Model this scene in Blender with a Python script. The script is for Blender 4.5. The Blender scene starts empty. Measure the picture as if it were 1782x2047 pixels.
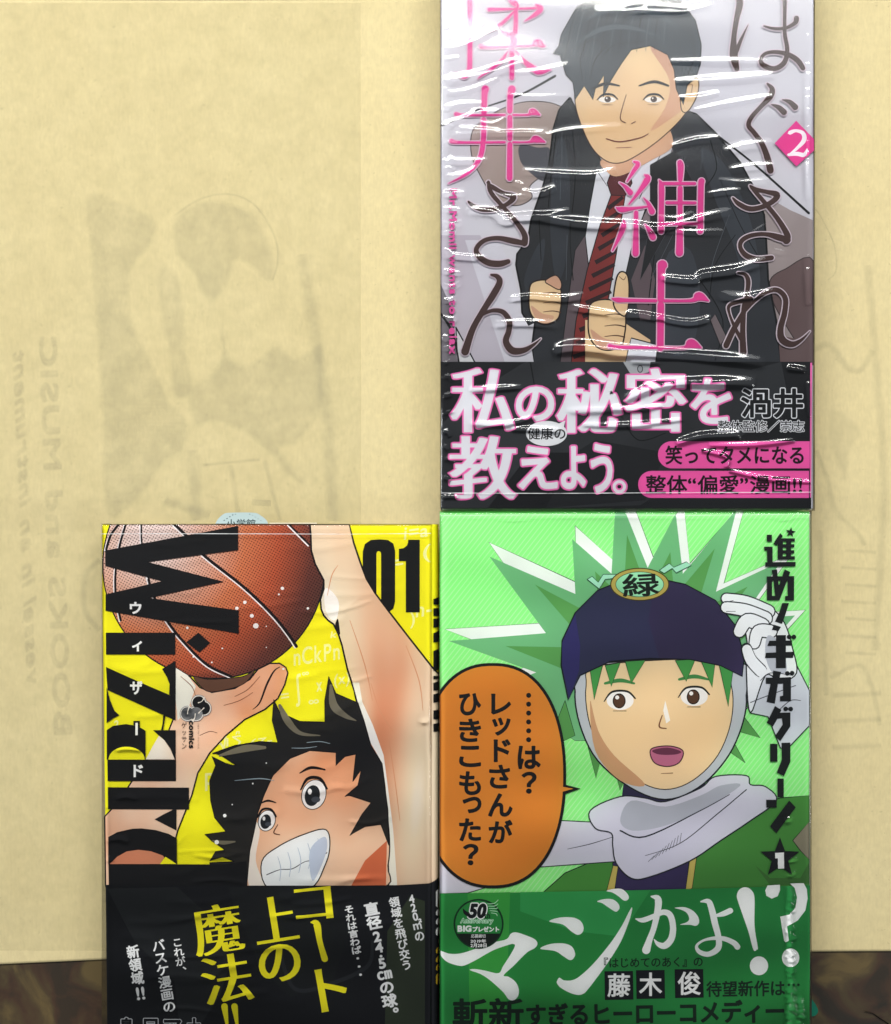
import bpy, math, random
import numpy as np
from mathutils import Vector
from mathutils.geometry import tessellate_polygon
random.seed(7); rng = np.random.default_rng(7)
scene = bpy.context.scene
COL = scene.collection

# ------------------------------------------------------------------ camera, world, lamps
S = 0.347 / 2047            # metres per photo pixel on the plane of the book covers
ZT = 0.0160                 # height of the covers above the table
HC = 0.47                   # camera height above the covers
cam_d = bpy.data.cameras.new('camera'); cam = bpy.data.objects.new('camera', cam_d); COL.objects.link(cam)
cam.location = (0, 0, ZT + HC)
cam_d.sensor_fit = 'VERTICAL'; cam_d.sensor_height = 24
cam_d.lens = 12 / ((0.347 / 2) / HC)
cam_d.clip_start = 0.01; cam_d.clip_end = 30
scene.camera = cam
w = bpy.data.worlds.new('World'); scene.world = w; w.use_nodes = True
w.node_tree.nodes['Background'].inputs[0].default_value = (0.86, 0.93, 1.0, 1)
w.node_tree.nodes['Background'].inputs[1].default_value = 0.15
scene.view_settings.view_transform = 'Standard'; scene.view_settings.look = 'None'
scene.view_settings.exposure = 0; scene.view_settings.gamma = 1
scene.cycles.transparent_max_bounces = 24
def lamp(loc, sx, sy, power, col=(1.0, 0.985, 0.94)):
    d = bpy.data.lights.new('fluorescent_tube', 'AREA'); d.shape = 'RECTANGLE'; d.size = sx; d.size_y = sy
    d.energy = power; d.color = col
    o = bpy.data.objects.new('fluorescent_tube', d); COL.objects.link(o); o.location = loc
    v = Vector((0, 0, 0)) - Vector(loc); o.rotation_euler = v.to_track_quat('-Z', 'Y').to_euler()
    return o
lamp((-0.04, 0.434, 0.70), 1.15, 0.066, 7.6)
lamp((-0.04, 0.415, 0.74), 1.25, 0.20, 1.9, (0.97, 0.99, 1.0))     # the white reflector behind the tube
lamp((-0.9, 1.5, 1.9), 1.2, 0.10, 10.0, (0.97, 1.0, 1.0))
lamp((1.5, -0.5, 2.0), 0.10, 1.2, 7.0, (0.97, 1.0, 1.0))
lamp((-1.7, 0.1, 1.3), 0.12, 1.3, 7.0, (0.97, 1.0, 1.0))

# ------------------------------------------------------------------ helpers
def lin(h, k=1.0):
    h = h.lstrip('#'); v = [int(h[i:i+2], 16) / 255 for i in (0, 2, 4)]
    return tuple(min(0.93, (c / 12.92 if c <= 0.04045 else ((c + 0.055) / 1.055) ** 2.4) * k) for c in v) + (1,)
def P(px, py, z=ZT):
    k = S * (HC + ZT - z) / HC
    return ((px - 891) * k, (1023.5 - py) * k, z)
def node(nt, t, **kw):
    n = nt.nodes.new(t)
    for k, v in kw.items(): setattr(n, k, v)
    return n
def new_mat(name, rough=0.5, spec=0.3):
    m = bpy.data.materials.new(name); m.use_nodes = True; b = m.node_tree.nodes['Principled BSDF']
    b.inputs['Roughness'].default_value = rough; b.inputs['Specular IOR Level'].default_value = spec
    return m, m.node_tree, b
def noise(nt, scale, detail=3, co=None):
    n = node(nt, 'ShaderNodeTexNoise'); n.inputs['Scale'].default_value = scale; n.inputs['Detail'].default_value = detail
    if co is None: co = node(nt, 'ShaderNodeTexCoord').outputs['Object']
    nt.links.new(co, n.inputs['Vector']); return n
def ramp(nt, src, stops):
    r = node(nt, 'ShaderNodeValToRGB'); e = r.color_ramp.elements
    while len(e) < len(stops): e.new(0.5)
    for i, (p, c) in enumerate(stops): e[i].position = p; e[i].color = c
    nt.links.new(src, r.inputs[0]); return r
_m = {}
def ink(h, k=1.0, h2=None, sc=60, lo=0.35, hi=0.65):
    """printed colour with a faint press grain; with h2, soft airbrushed patches between two inks"""
    key = (h, k, h2, sc, lo)
    if key in _m: return _m[key]
    m, nt, b = new_mat('ink_' + h.strip('#'), 0.5, 0.12)
    n = noise(nt, sc, 2)
    a, c = lin(h, k), lin(h2 or h, k)
    if not h2: a = tuple(x * 0.955 for x in a[:3]) + (1,); c = tuple(min(1, x * 1.045) for x in c[:3]) + (1,)
    r = ramp(nt, n.outputs['Fac'], [(lo, a), (hi, c)])
    nt.links.new(r.outputs[0], b.inputs['Base Color'])
    _m[key] = m; return m

def smooth(pts, closed=True, n=5):
    p = [tuple(map(float, q)) for q in pts]; N = len(p); out = []
    rg = range(N) if closed else range(N - 1)
    for i in rg:
        if closed: a, b, c, d = p[(i-1) % N], p[i], p[(i+1) % N], p[(i+2) % N]
        else: a, b, c, d = p[max(i-1, 0)], p[i], p[i+1], p[min(i+2, N-1)]
        for j in range(n):
            t = j / n
            out.append(tuple(0.5 * (2*b[k] + (c[k]-a[k])*t + (2*a[k]-5*b[k]+4*c[k]-d[k])*t*t + (3*b[k]-a[k]-3*c[k]+d[k])*t**3) for k in range(len(b))))
    if not closed: out.append(p[-1])
    return out
def Z(ox, oy, s):
    def f(pts):
        return [(ox + q[0] / s, oy + q[1] / s) + ((q[2] / s,) if len(q) > 2 else ()) for q in pts]
    return f
def area(c):
    x = np.array(c); return 0.5 * float(np.sum(x[:, 0] * np.roll(x[:, 1], -1) - np.roll(x[:, 0], -1) * x[:, 1]))
def inside(pt, poly):
    x, y = pt; r = False; n = len(poly); j = n - 1
    for i in range(n):
        xi, yi = poly[i]; xj, yj = poly[j]
        if (yi > y) != (yj > y) and x < (xj - xi) * (y - yi) / (yj - yi) + xi: r = not r
        j = i
    return r
def tess(loops):
    flat = [p for l in loops for p in l]
    t = tessellate_polygon([[Vector((p[0], p[1], 0)) for p in l] for l in loops])
    return [tuple(flat[i] for i in f) for f in t]

# glyph outlines of the built-in font
_txt = bpy.data.curves.new('probe', 'FONT'); _to = bpy.data.objects.new('probe', _txt); COL.objects.link(_to)
_g = {}
def glyph(ch):
    if ch in _g: return _g[ch]
    _txt.body = ch; dg = bpy.context.evaluated_depsgraph_get(); dg.update()
    cu = _to.evaluated_get(dg).to_curve(dg); loops = []
    for s in cu.splines:
        bp = s.bezier_points; L = []
        for i in range(len(bp)):
            a, b = bp[i], bp[(i + 1) % len(bp)]
            p0, p1, p2, p3 = a.co, a.handle_right, b.handle_left, b.co
            d = (p3 - p0)
            straight = d.length < 1e-6 or (abs((p1 - p0).cross(d).z) < 1e-4 * max(d.length, .01) and abs((p2 - p0).cross(d).z) < 1e-4 * max(d.length, .01))
            for j in range(1 if straight else 5):
                t = j / 5; u = 1 - t
                L.append(tuple(u**3*p0[k] + 3*u*u*t*p1[k] + 3*u*t*t*p2[k] + t**3*p3[k] for k in (0, 1)))
        Q = []
        for q in L:
            if not Q or math.hypot(q[0]-Q[-1][0], q[1]-Q[-1][1]) > 1e-4: Q.append(q)
        if len(Q) > 2: loops.append(Q)
    _to.to_curve_clear()
    _to.evaluated_get(dg)
    xs = [p[0] for l in loops for p in l] or [0, 0.3]
    adv = 1.0 if ord(ch) > 0x2000 else max(xs) + 0.09
    if ch == ' ': adv = 0.35
    if ch in '“”': adv = max(xs) + 0.08
    _g[ch] = (loops, adv); return _g[ch]
def offset_loop(L, bx, by, osign):
    x = np.array(L); a = x - np.roll(x, 1, 0); b = np.roll(x, -1, 0) - x
    def nrm(v):
        n = np.stack([v[:, 1], -v[:, 0]], 1) * osign; return n / (np.linalg.norm(n, axis=1)[:, None] + 1e-9)
    na, nb = nrm(a), nrm(b); m = na + nb; ml = np.linalg.norm(m, axis=1)[:, None] + 1e-9; m = m / ml
    k = np.clip(1 / np.maximum(np.sum(m * na, 1), 0.3), 1, 1.6)[:, None]
    return [tuple(q) for q in (x + m * k * np.array([bx, by]))]
def run(body, box, vertical=False, rot=0.0, bold=0.0, slant=0.0, gap=None, turn=False):
    """text laid in a line, its ink fitted to box (x0,y0,x1,y1) in photo pixels; bold = px or (px, py)"""
    x0, y0, x1, y1 = box; items = []; cur = 0.0
    for ch in body:
        L, adv = glyph(ch)
        xs = [p[0] for l in L for p in l] or [0]; ys = [p[1] for l in L for p in l] or [0]
        if vertical:
            h = 1.0 if gap is None else gap
            if ch == 'ー': L = [[(0.5 + (q[1] - 0.38), 0.38 - (q[0] - 0.5)) for q in l] for l in L]
            if ch in '。、': L = [[(q[0] + 0.6, q[1] + 0.55) for q in l] for l in L]
            if ord(ch) < 0x2000: c = (min(xs) + max(xs)) / 2; L = [[(q[0] - c + 0.5, q[1]) for q in l] for l in L]; h = 0.80
            if ch == '.': L = [[(q[0] + 0.02, q[1] + 0.45) for q in l] for l in L]; h = 0.36
            items += [[[q[0], -q[1] + cur] for q in l] for l in L]; cur += h
        else:
            items += [[[q[0] + cur, -q[1]] for q in l] for l in L]; cur += adv if gap is None else adv * gap
    if slant: items = [[[q[0] - slant * q[1], q[1]] for q in l] for l in items]
    if turn: items = [[[-q[1], q[0]] for q in l] for l in items]        # a line of type turned a quarter clockwise
    A = np.array([q for l in items for q in l]); mn, mx = A.min(0), A.max(0)
    bx, by = (bold if isinstance(bold, tuple) else (bold, bold))
    W, H = x1 - x0 - 2*max(bx, 0), y1 - y0 - 2*max(by, 0); c = ((x0 + x1) / 2, (y0 + y1) / 2)
    sx, sy = W / (mx[0] - mn[0] + 1e-9), H / (mx[1] - mn[1] + 1e-9)
    loops = [[((q[0]-mn[0]) * sx - W/2, (q[1]-mn[1]) * sy - H/2) for q in l] for l in items]
    big = max(loops, key=lambda l: abs(area(l))); osg = 1 if area(big) > 0 else -1
    ca, sa = math.cos(math.radians(rot)), math.sin(math.radians(rot))
    def place(l): return [(c[0] + q[0]*ca + q[1]*sa, c[1] - q[0]*sa + q[1]*ca) for q in l]
    return dict(loops=loops, osg=osg, bold=(bx, by), place=place)
def grow(l, bx, by, sg):
    """the rim a pen of half-widths bx, by adds outside a contour: one quad per side, a fan at each outer corner"""
    p = np.array(l, float) / (bx, by); d = np.roll(p, -1, 0) - p; ln = np.linalg.norm(d, axis=1); keep = ln > 1e-6; p, d, ln = p[keep], d[keep], ln[keep]
    d = np.roll(p, -1, 0) - p; d /= (np.linalg.norm(d, axis=1)[:, None] + 1e-9); n = np.stack([d[:, 1], -d[:, 0]], 1) * sg; N = len(p); T = []; sc = np.array([bx, by])
    for i in range(N):
        j = (i + 1) % N; z = (i % 14) * 1.6e-7
        a, b, c, e = p[i] * sc, p[j] * sc, (p[j] + n[i]) * sc, (p[i] + n[i]) * sc
        T.append(((*a, z), (*b, z), (*c, z))); T.append(((*a, z), (*c, z), (*e, z)))
        n0, n1 = n[i - 1], n[i]; cr = (d[i-1][0]*d[i][1] - d[i-1][1]*d[i][0]) * sg; dt = float(n0 @ n1)
        if cr > 0.02:
            k = 1 if dt > 0.8 else (2 if dt > 0.3 else 4); a0 = math.atan2(n0[1], n0[0]); a1 = math.atan2(n1[1], n1[0]); da = (a1 - a0 + math.pi) % (2*math.pi) - math.pi
            q = [(p[i] + (math.cos(a0 + da*u/k), math.sin(a0 + da*u/k))) * sc for u in range(k + 1)]
            for u in range(k): T.append(((*a, z), (*q[u], z), (*q[u+1], z)))
    return T
def run_tris(r, extra=0.0):
    bx, by = r['bold'][0] + extra, r['bold'][1] + extra; outs, holes = [], []
    if r['bold'][1] < 0:
        th = r['bold'][1]; r = dict(r, loops=[offset_loop(l, 0, th, r['osg']) for l in r['loops']]); by = max(extra - th * 0, 0.05)
    for l in r['loops']: (outs if area(l) * r['osg'] > 0 else holes).append(l)
    res = []
    for k, o in enumerate(outs):
        hs = [h for h in holes if inside(h[0], o)]
        try: t = [tuple((q[0], q[1], 2.6e-6) for q in f) for f in tess([o] + hs)]
        except Exception: t = []
        if bx > 0.02 and by > 0.02:
            for l in [o] + hs: t += grow(l, bx, by, r['osg'])
        res.append([tuple((*r['place']([q])[0], q[2]) for q in f) for f in t])
    return res

def clip_tri(poly, rect):
    x0, y0, x1, y1 = rect
    for ax, lim, sg in ((0, x0, 1), (0, x1, -1), (1, y0, 1), (1, y1, -1)):
        out = []
        for i in range(len(poly)):
            a, b = poly[i], poly[(i + 1) % len(poly)]
            da, db = sg * (a[ax] - lim), sg * (b[ax] - lim)
            if da >= 0: out.append(a)
            if (da < 0) != (db < 0):
                t = da / (da - db); out.append(tuple(a[k] + (b[k] - a[k]) * t for k in range(len(a))))
        poly = out
        if len(poly) < 3: return []
    return poly

DZ = 4.0e-6
class Book:
    def __init__(s, name, rect, zt, label, gain):
        s.rect, s.zt, s.gain, s.layer = rect, zt, gain, 0
        x0, y0, x1, y1 = rect; c = P((x0 + x1) / 2, (y0 + y1) / 2, zt)
        s.org = Vector((c[0], c[1], 0.0016))
        s.root = bpy.data.objects.new(name, None); COL.objects.link(s.root); s.root.location = s.org
        s.root['label'] = label; s.root['category'] = 'comic book'; s.root['group'] = 'comic books laid on brown paper'
        s.drop = lambda px, py: 0.0
    def loc(s, px, py, z=None):
        p = P(px, py, s.zt); return (p[0] - s.org.x, p[1] - s.org.y, (s.zt if z is None else z) - s.org.z - s.drop(px, py))
class Art:
    """a sheet of print on a book: shapes pile up a few microns apart"""
    def __init__(s, name, book, parent, clip=None, cuts=None):
        s.name, s.b, s.parent, s.clip, s.cuts = name, book, parent, clip or book.rect, cuts
        s.v, s.f, s.mi, s.mats = [], [], [], []
    def mat(s, m):
        if isinstance(m, str): m = ink(m, s.b.gain)
        if m not in s.mats: s.mats.append(m)
        return s.mats.index(m)
    def tris(s, T, m, zadd=0.0, clip=None):
        mi = s.mat(m); z = s.b.zt + s.b.layer * DZ + zadd
        for t in T:
            p = clip_tri([(q[0], q[1], (q[2] if len(q) > 2 else 0.0)) for q in t], clip or s.clip)
            ps = [p] if p else []
            if p and s.cuts:
                ps = []
                for a, b2 in zip(s.cuts[:-1], s.cuts[1:]):
                    q = clip_tri(p, (a, -99, b2, 9999))
                    if q: ps.append(q)
            for p in ps:
                ar = sum(p[i][0] * p[(i+1) % len(p)][1] - p[(i+1) % len(p)][0] * p[i][1] for i in range(len(p)))
                if abs(ar) < 1e-4: continue
                if ar > 0: p = p[::-1]
                i0 = len(s.v)
                for q in p: s.v.append(s.b.loc(q[0], q[1], z + q[2]))
                s.f.append(list(range(i0, i0 + len(p)))); s.mi.append(mi)
    def poly(s, pts, m, sm=0, line=None, lw=1.6, clip=None):
        if sm: pts = smooth(pts)
        s.tris(tess([[q[:2] for q in pts]]), m, clip=clip); s.b.layer += 1
        if line: s.brush([(q[0], q[1], lw) for q in list(pts) + [pts[0]]], line, sm=0, cap=0, clip=clip)
    def brush(s, pts, m, sm=1, cap=1, clip=None, w=None):
        if w is not None: pts = [(q[0], q[1], w) for q in pts]
        p = smooth(pts, False, 6) if sm and len(pts) > 2 else [tuple(map(float, q)) for q in pts]
        x = np.array(p); d = np.gradient(x[:, :2], axis=0); d /= (np.linalg.norm(d, axis=1)[:, None] + 1e-9)
        n = np.stack([-d[:, 1], d[:, 0]], 1); hw = np.maximum(x[:, 2:3], 0.3) / 2; L, R = x[:, :2] + n * hw, x[:, :2] - n * hw
        T = []; K = len(p)
        zz = lambda i: 3.0e-6 * i / K
        for i in range(K - 1):
            T.append(((*L[i], zz(i)), (*R[i], zz(i)), (*R[i+1], zz(i+1)))); T.append(((*L[i], zz(i)), (*R[i+1], zz(i+1)), (*L[i+1], zz(i+1))))
        if cap:
            for i, sg in ((0, -1), (K - 1, 1)):
                c = x[i, :2]; r = hw[i, 0]; a0 = math.atan2(sg * d[i, 1], sg * d[i, 0])
                pts2 = [(c[0] + r * math.cos(a0 + u), c[1] + r * math.sin(a0 + u)) for u in np.linspace(-math.pi/2, math.pi/2, 7)]
                for a, b in zip(pts2[:-1], pts2[1:]): T.append(((*c, zz(i)), (*a, zz(i)), (*b, zz(i))))
        s.tris(T, m, clip=clip); s.b.layer += 1
    def ellipse(s, cx, cy, rx, ry, m, rot=0, n=40, line=None, lw=2, clip=None):
        ca, sa = math.cos(rot), math.sin(rot)
        s.poly([(cx + rx*math.cos(t)*ca - ry*math.sin(t)*sa, cy + rx*math.cos(t)*sa + ry*math.sin(t)*ca) for t in np.linspace(0, 2*math.pi, n, endpoint=False)], m, line=line, lw=lw, clip=clip)
    def text(s, body, box, m, outline=None, ow=3, glow=None, clip=None, **kw):
        r = run(body, box, **kw)
        for col, e in ((glow, (ow if outline else 0) + 1.6), (outline, ow), (m, 0)):
            if col is None: continue
            for k, T in enumerate(run_tris(r, e)): s.tris(T, col, zadd=(k % 12) * 2.5e-8, clip=clip)
            s.b.layer += 1
    def build(s, label=None, stuff=False):
        me = bpy.data.meshes.new(s.name); me.from_pydata(s.v, [], s.f)
        for m in s.mats: me.materials.append(m)
        me.polygons.foreach_set('material_index', s.mi); me.update()
        o = bpy.data.objects.new(s.name, me); COL.objects.link(o); o.parent = s.parent
        return o
def mesh_obj(name, v, f, m, parent=None, sm=False):
    me = bpy.data.meshes.new(name); me.from_pydata([tuple(q) for q in v], [], f); me.materials.append(m)
    if sm: me.polygons.foreach_set('use_smooth', [True] * len(me.polygons))
    me.update(); o = bpy.data.objects.new(name, me); COL.objects.link(o); o.parent = parent; return o
def slab(book, name, rect, z0, z1, m, parent=None):
    """box between two heights, its outline given in photo pixels on the cover plane"""
    x0, y0, x1, y1 = rect
    q = [book.loc(*c, 0) for c in ((x0, y1), (x1, y1), (x1, y0), (x0, y0))]
    v = [(a[0], a[1], z0 - book.org.z) for a in q] + [(a[0], a[1], z1 - book.org.z) for a in q]
    f = [(0, 3, 2, 1), (4, 5, 6, 7), (0, 1, 5, 4), (1, 2, 6, 5), (2, 3, 7, 6), (3, 0, 4, 7)]
    return mesh_obj(name, v, f, m, parent or book.root)

# ------------------------------------------------------------------ shared materials
def paper_mat():
    m, nt, b = new_mat('kraft_paper', 0.85, 0.12)
    co = node(nt, 'ShaderNodeTexCoord').outputs['Object']
    n1 = noise(nt, 26, 6, co); n2 = noise(nt, 420, 4, co)
    mp = node(nt, 'ShaderNodeMapping'); mp.inputs['Scale'].default_value = (1, 0.25, 1); nt.links.new(co, mp.inputs[0])
    n3 = noise(nt, 1500, 3, mp.outputs[0])
    r1 = ramp(nt, n1.outputs['Fac'], [(0.3, lin('#cfbf92')), (0.72, lin('#d2c397'))])
    def mul(a, src, lo, hi, p0=0.3, p1=0.7):
        r = ramp(nt, src, [(p0, (lo, lo, lo, 1)), (p1, (hi, hi, hi*0.99, 1))])
        x = node(nt, 'ShaderNodeMix', data_type='RGBA', blend_type='MULTIPLY'); x.inputs[0].default_value = 1
        nt.links.new(a, x.inputs[6]); nt.links.new(r.outputs[0], x.inputs[7]); return x.outputs[2]
    c = mul(r1.outputs[0], n2.outputs['Fac'], 0.95, 1.03); c = mul(c, n3.outputs['Fac'], 0.955, 1.03)
    n4 = noise(nt, 700, 1, co); c = mul(c, n4.outputs['Fac'], 0.86, 1.0, 0.22, 0.27)
    nt.links.new(c, b.inputs['Base Color'])
    bp = node(nt, 'ShaderNodeBump'); bp.inputs['Strength'].default_value = 0.12; bp.inputs['Distance'].default_value = 0.0003
    nt.links.new(n3.outputs['Fac'], bp.inputs['Height']); nt.links.new(bp.outputs[0], b.inputs['Normal'])
    return m
def ghost_mat(h, amt, name='show_through_ink'):
    m = bpy.data.materials.new(name); m.use_nodes = True; nt = m.node_tree; nt.nodes.clear()
    out = node(nt, 'ShaderNodeOutputMaterial'); mix = node(nt, 'ShaderNodeMixShader'); tr = node(nt, 'ShaderNodeBsdfTransparent')
    df = node(nt, 'ShaderNodeBsdfDiffuse'); df.inputs[0].default_value = lin(h)
    n = noise(nt, 110, 9); lo = amt * 0.5; r = ramp(nt, n.outputs['Fac'], [(0.32, (lo, lo, lo, 1)), (0.68, (amt, amt, amt, 1))])
    nt.links.new(r.outputs[0], mix.inputs[0]); nt.links.new(tr.outputs[0], mix.inputs[1]); nt.links.new(df.outputs[0], mix.inputs[2])
    nt.links.new(mix.outputs[0], out.inputs[0]); return m
def film_mat(name, tint=(1, 1, 1, 1), rough=0.05, crinkle=0.15, ior=1.6, scale=130):
    m = bpy.data.materials.new(name); m.use_nodes = True; nt = m.node_tree; nt.nodes.clear()
    out = node(nt, 'ShaderNodeOutputMaterial'); mix = node(nt, 'ShaderNodeMixShader'); tr = node(nt, 'ShaderNodeBsdfTransparent')
    tr.inputs[0].default_value = tint
    gl = node(nt, 'ShaderNodeBsdfGlossy'); gl.inputs['Roughness'].default_value = rough
    fr = node(nt, 'ShaderNodeFresnel'); fr.inputs[0].default_value = ior
    co = node(nt, 'ShaderNodeTexCoord').outputs['Object']
    mp = node(nt, 'ShaderNodeMapping'); mp.inputs['Scale'].default_value = (0.45, 1, 1); nt.links.new(co, mp.inputs[0])
    n = noise(nt, scale, 2, mp.outputs[0]); n.inputs['Distortion'].default_value = 0.6
    bp = node(nt, 'ShaderNodeBump'); bp.inputs['Strength'].default_value = crinkle; bp.inputs['Distance'].default_value = 0.0008
    nt.links.new(n.outputs['Fac'], bp.inputs['Height']); nt.links.new(bp.outputs[0], gl.inputs['Normal']); nt.links.new(bp.outputs[0], fr.inputs['Normal'])
    nt.links.new(fr.outputs[0], mix.inputs[0]); nt.links.new(tr.outputs[0], mix.inputs[1]); nt.links.new(gl.outputs[0], mix.inputs[2])
    nt.links.new(mix.outputs[0], out.inputs[0]); return m
def seam_mat():
    m = bpy.data.materials.new('heat_seal'); m.use_nodes = True; nt = m.node_tree; nt.nodes.clear()
    out = node(nt, 'ShaderNodeOutputMaterial'); mix = node(nt, 'ShaderNodeMixShader'); tr = node(nt, 'ShaderNodeBsdfTransparent')
    df = node(nt, 'ShaderNodeBsdfDiffuse'); df.inputs[0].default_value = (0.85, 0.86, 0.87, 1)
    n = noise(nt, 200, 2); r = ramp(nt, n.outputs['Fac'], [(0.3, (0.25, 0.25, 0.25, 1)), (0.7, (0.75, 0.75, 0.75, 1))])
    nt.links.new(r.outputs[0], mix.inputs[0]); nt.links.new(tr.outputs[0], mix.inputs[1]); nt.links.new(df.outputs[0], mix.inputs[2])
    nt.links.new(mix.outputs[0], out.inputs[0]); return m
FILM = film_mat('shrink_film_crinkled', rough=0.085, crinkle=0.0, ior=1.6)
FILM2 = film_mat('shrink_film_tight', rough=0.06, crinkle=0.02, ior=1.45, scale=70)
SEAM = seam_mat()
PAGES, _nt, _b = new_mat('page_edges', 0.9, 0.1)
_n = noise(_nt, 60, 2); _mp = node(_nt, 'ShaderNodeMapping'); _mp.inputs['Scale'].default_value = (0.1, 0.1, 60)
_nt.links.new(node(_nt, 'ShaderNodeTexCoord').outputs['Object'], _mp.inputs[0]); _nt.links.new(_mp.outputs[0], _n.inputs['Vector'])
_r = ramp(_nt, _n.outputs['Fac'], [(0.35, lin('#a8a294')), (0.65, lin('#e0dccd'))]); _nt.links.new(_r.outputs[0], _b.inputs['Base Color'])

def film(book, rect, zbase, ridges, m, step=2.2, rough_amp=0.00004, skirt=True, seed=1, edge=7):
    """a film sheet as a height field: folds are raised ridges, the rim rounds over the edges of the book"""
    x0, y0, x1, y1 = rect; nx, ny = int((x1-x0)/step) + 1, int((y1-y0)/step) + 1
    X, Y = np.meshgrid(np.linspace(x0, x1, nx), np.linspace(y0, y1, ny)); H = np.zeros_like(X)
    rg = np.random.default_rng(seed)
    for k in range(26):                                # slow undulation, longer across than down
        fx, fy = rg.uniform(-0.012, 0.012), rg.uniform(0.006, 0.05)
        H += rough_amp * rg.uniform(0.2, 1) * np.sin(fx * X + fy * Y + rg.uniform(0, 6.3)) / (1 + fy * 40)
    for pts, sig, h in ridges:
        p = np.array(smooth([(a, b, 0) for a, b in pts], False, 6))[:, :2] if len(pts) > 2 else np.array(pts, float)
        lo, hi = p.min(0) - 5*sig, p.max(0) + 5*sig
        msk = (X > lo[0]) & (X < hi[0]) & (Y > lo[1]) & (Y < hi[1])
        if not msk.any(): continue
        xx, yy = X[msk], Y[msk]; best = np.full(xx.shape, 1e9); tt = np.zeros(xx.shape); K = len(p) - 1
        for i in range(K):
            a, b = p[i], p[i+1]; d = b - a; l2 = d @ d + 1e-9
            t = np.clip(((xx - a[0]) * d[0] + (yy - a[1]) * d[1]) / l2, 0, 1)
            ds = (xx - a[0] - t*d[0])**2 + (yy - a[1] - t*d[1])**2
            u = ds < best; best[u] = ds[u]; tt[u] = ((i + t) / K)[u]
        prof = np.clip(np.sin(math.pi * np.clip(tt, 0, 1)), 0, 1) ** 0.45
        wob = 1 + 0.07 * np.sin(xx * 0.06 + yy * 0.03) + 0.06 * np.sin(xx * 0.043 + 2)
        H[msk] += h * prof * wob * np.exp(-best / (2 * sig * sig * (0.85 + 0.16 * np.sin(xx * 0.02 + seed))**2 + 1e-6))
    e = np.minimum(np.minimum(X - x0, x1 - X), np.minimum(Y - y0, y1 - Y)) / edge
    r = 0.0011; t = np.clip(e, 0, 1); H = H * np.clip(e, 0, 1) - r * (1 - np.sqrt(np.clip(1 - (1 - t)**2, 0, 1)))
    org = book.org; k = S * (HC + ZT - book.zt) / HC
    V = np.stack([(X - 891) * k - org.x, (1023.5 - Y) * k - org.y, zbase + H - org.z], -1).reshape(-1, 3)
    idx = np.arange(nx * ny).reshape(ny, nx)
    F = np.stack([idx[1:, :-1], idx[1:, 1:], idx[:-1, 1:], idx[:-1, :-1]], -1).reshape(-1, 4).tolist()
    V = V.tolist()
    if skirt:
        ring = list(idx[0, :]) + list(idx[1:, -1]) + list(idx[-1, -2::-1]) + list(idx[-2:0:-1, 0]); base = len(V)
        for i in ring: V.append([V[i][0], V[i][1], 0.0009])
        n = len(ring)
        F += [[int(ring[i]), int(ring[(i+1) % n]), base + (i+1) % n, base + i] for i in range(n)]
    return mesh_obj('plastic_wrap', V, F, m, book.root, sm=True)
def strip(book, name, pts, wpx, z, m):
    a = Art(name, book, book.root, clip=(-999, -999, 9999, 9999)); zt = book.zt; ly = book.layer
    book.zt_save = zt; L = book.layer; book.layer = int((z - zt) / DZ); a.brush([(x, y, wpx) for x, y in pts], m, sm=0, cap=0); book.layer = L
    return a.build()

# ------------------------------------------------------------------ table
m, nt, b = new_mat('mottled_laminate', 0.45, 0.3)
n1 = noise(nt, 58, 9); n1.inputs['Distortion'].default_value = 0.8; n2 = noise(nt, 9, 4); n3 = noise(nt, 300, 4)
r1 = ramp(nt, n1.outputs['Fac'], [(0.38, lin('#24211c')), (0.47, lin('#402d22')), (0.54, lin('#4b402a')), (0.64, lin('#6c5c38'))])
r2 = ramp(nt, n2.outputs['Fac'], [(0.4, lin('#2b2a26')), (0.6, lin('#4a3a2c'))])
x = node(nt, 'ShaderNodeMix', data_type='RGBA'); x.inputs[0].default_value = 0.4; nt.links.new(r1.outputs[0], x.inputs[6]); nt.links.new(r2.outputs[0], x.inputs[7])
nt.links.new(x.outputs[2], b.inputs['Base Color'])
TX, TY = 0.42, 0.46
tb = mesh_obj('table_top', [(-TX, -TY, -0.02), (TX, -TY, -0.02), (TX, TY, -0.02), (-TX, TY, -0.02), (-TX, -TY, 0), (TX, -TY, 0), (TX, TY, 0), (-TX, TY, 0)],
         [(0, 3, 2, 1), (4, 5, 6, 7), (0, 1, 5, 4), (1, 2, 6, 5), (2, 3, 7, 6), (3, 0, 4, 7)], m)
tb['kind'] = 'structure'

# ------------------------------------------------------------------ paper bag with the print of its far side showing through
def bag_h(px, py):
    z = 0.0009
    c = 992 - 0.012 * (px - 500) + 6 * math.sin(px * 0.004)
    d = py - c
    z += 0.0009 * math.exp(-(d / 190) ** 2) if d < 0 else 0.0009 * max(0.0, 1 - d / 62)
    z += 0.00010 * math.sin(px * 0.009 + py * 0.004) + 0.00008 * math.sin(px * 0.003 - py * 0.011 + 1)
    dx = px - 722; z += 0.00022 / (1 + (dx / 5.0) ** 2) + 0.0002 * (1 / (1 + math.exp(-dx / 4)))
    return z
BX0, BX1 = -140, 1930
def bag_bottom(px): return 1929 - 11 * px / 200 if px < 800 else 1929 - 44 + 20 + 0 * px
def bag_bottom(px): return 1927.5 - 0.045 * px if px < 400 else (1909.5 - 0.006 * (px - 400))
KRAFT = paper_mat()
bag = bpy.data.objects.new('paper_bag', None); COL.objects.link(bag); bag.location = P(891, 965, 0)
bag['label'] = 'flat brown kraft paper bag lying under all the comic books'; bag['category'] = 'paper bag'
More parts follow.
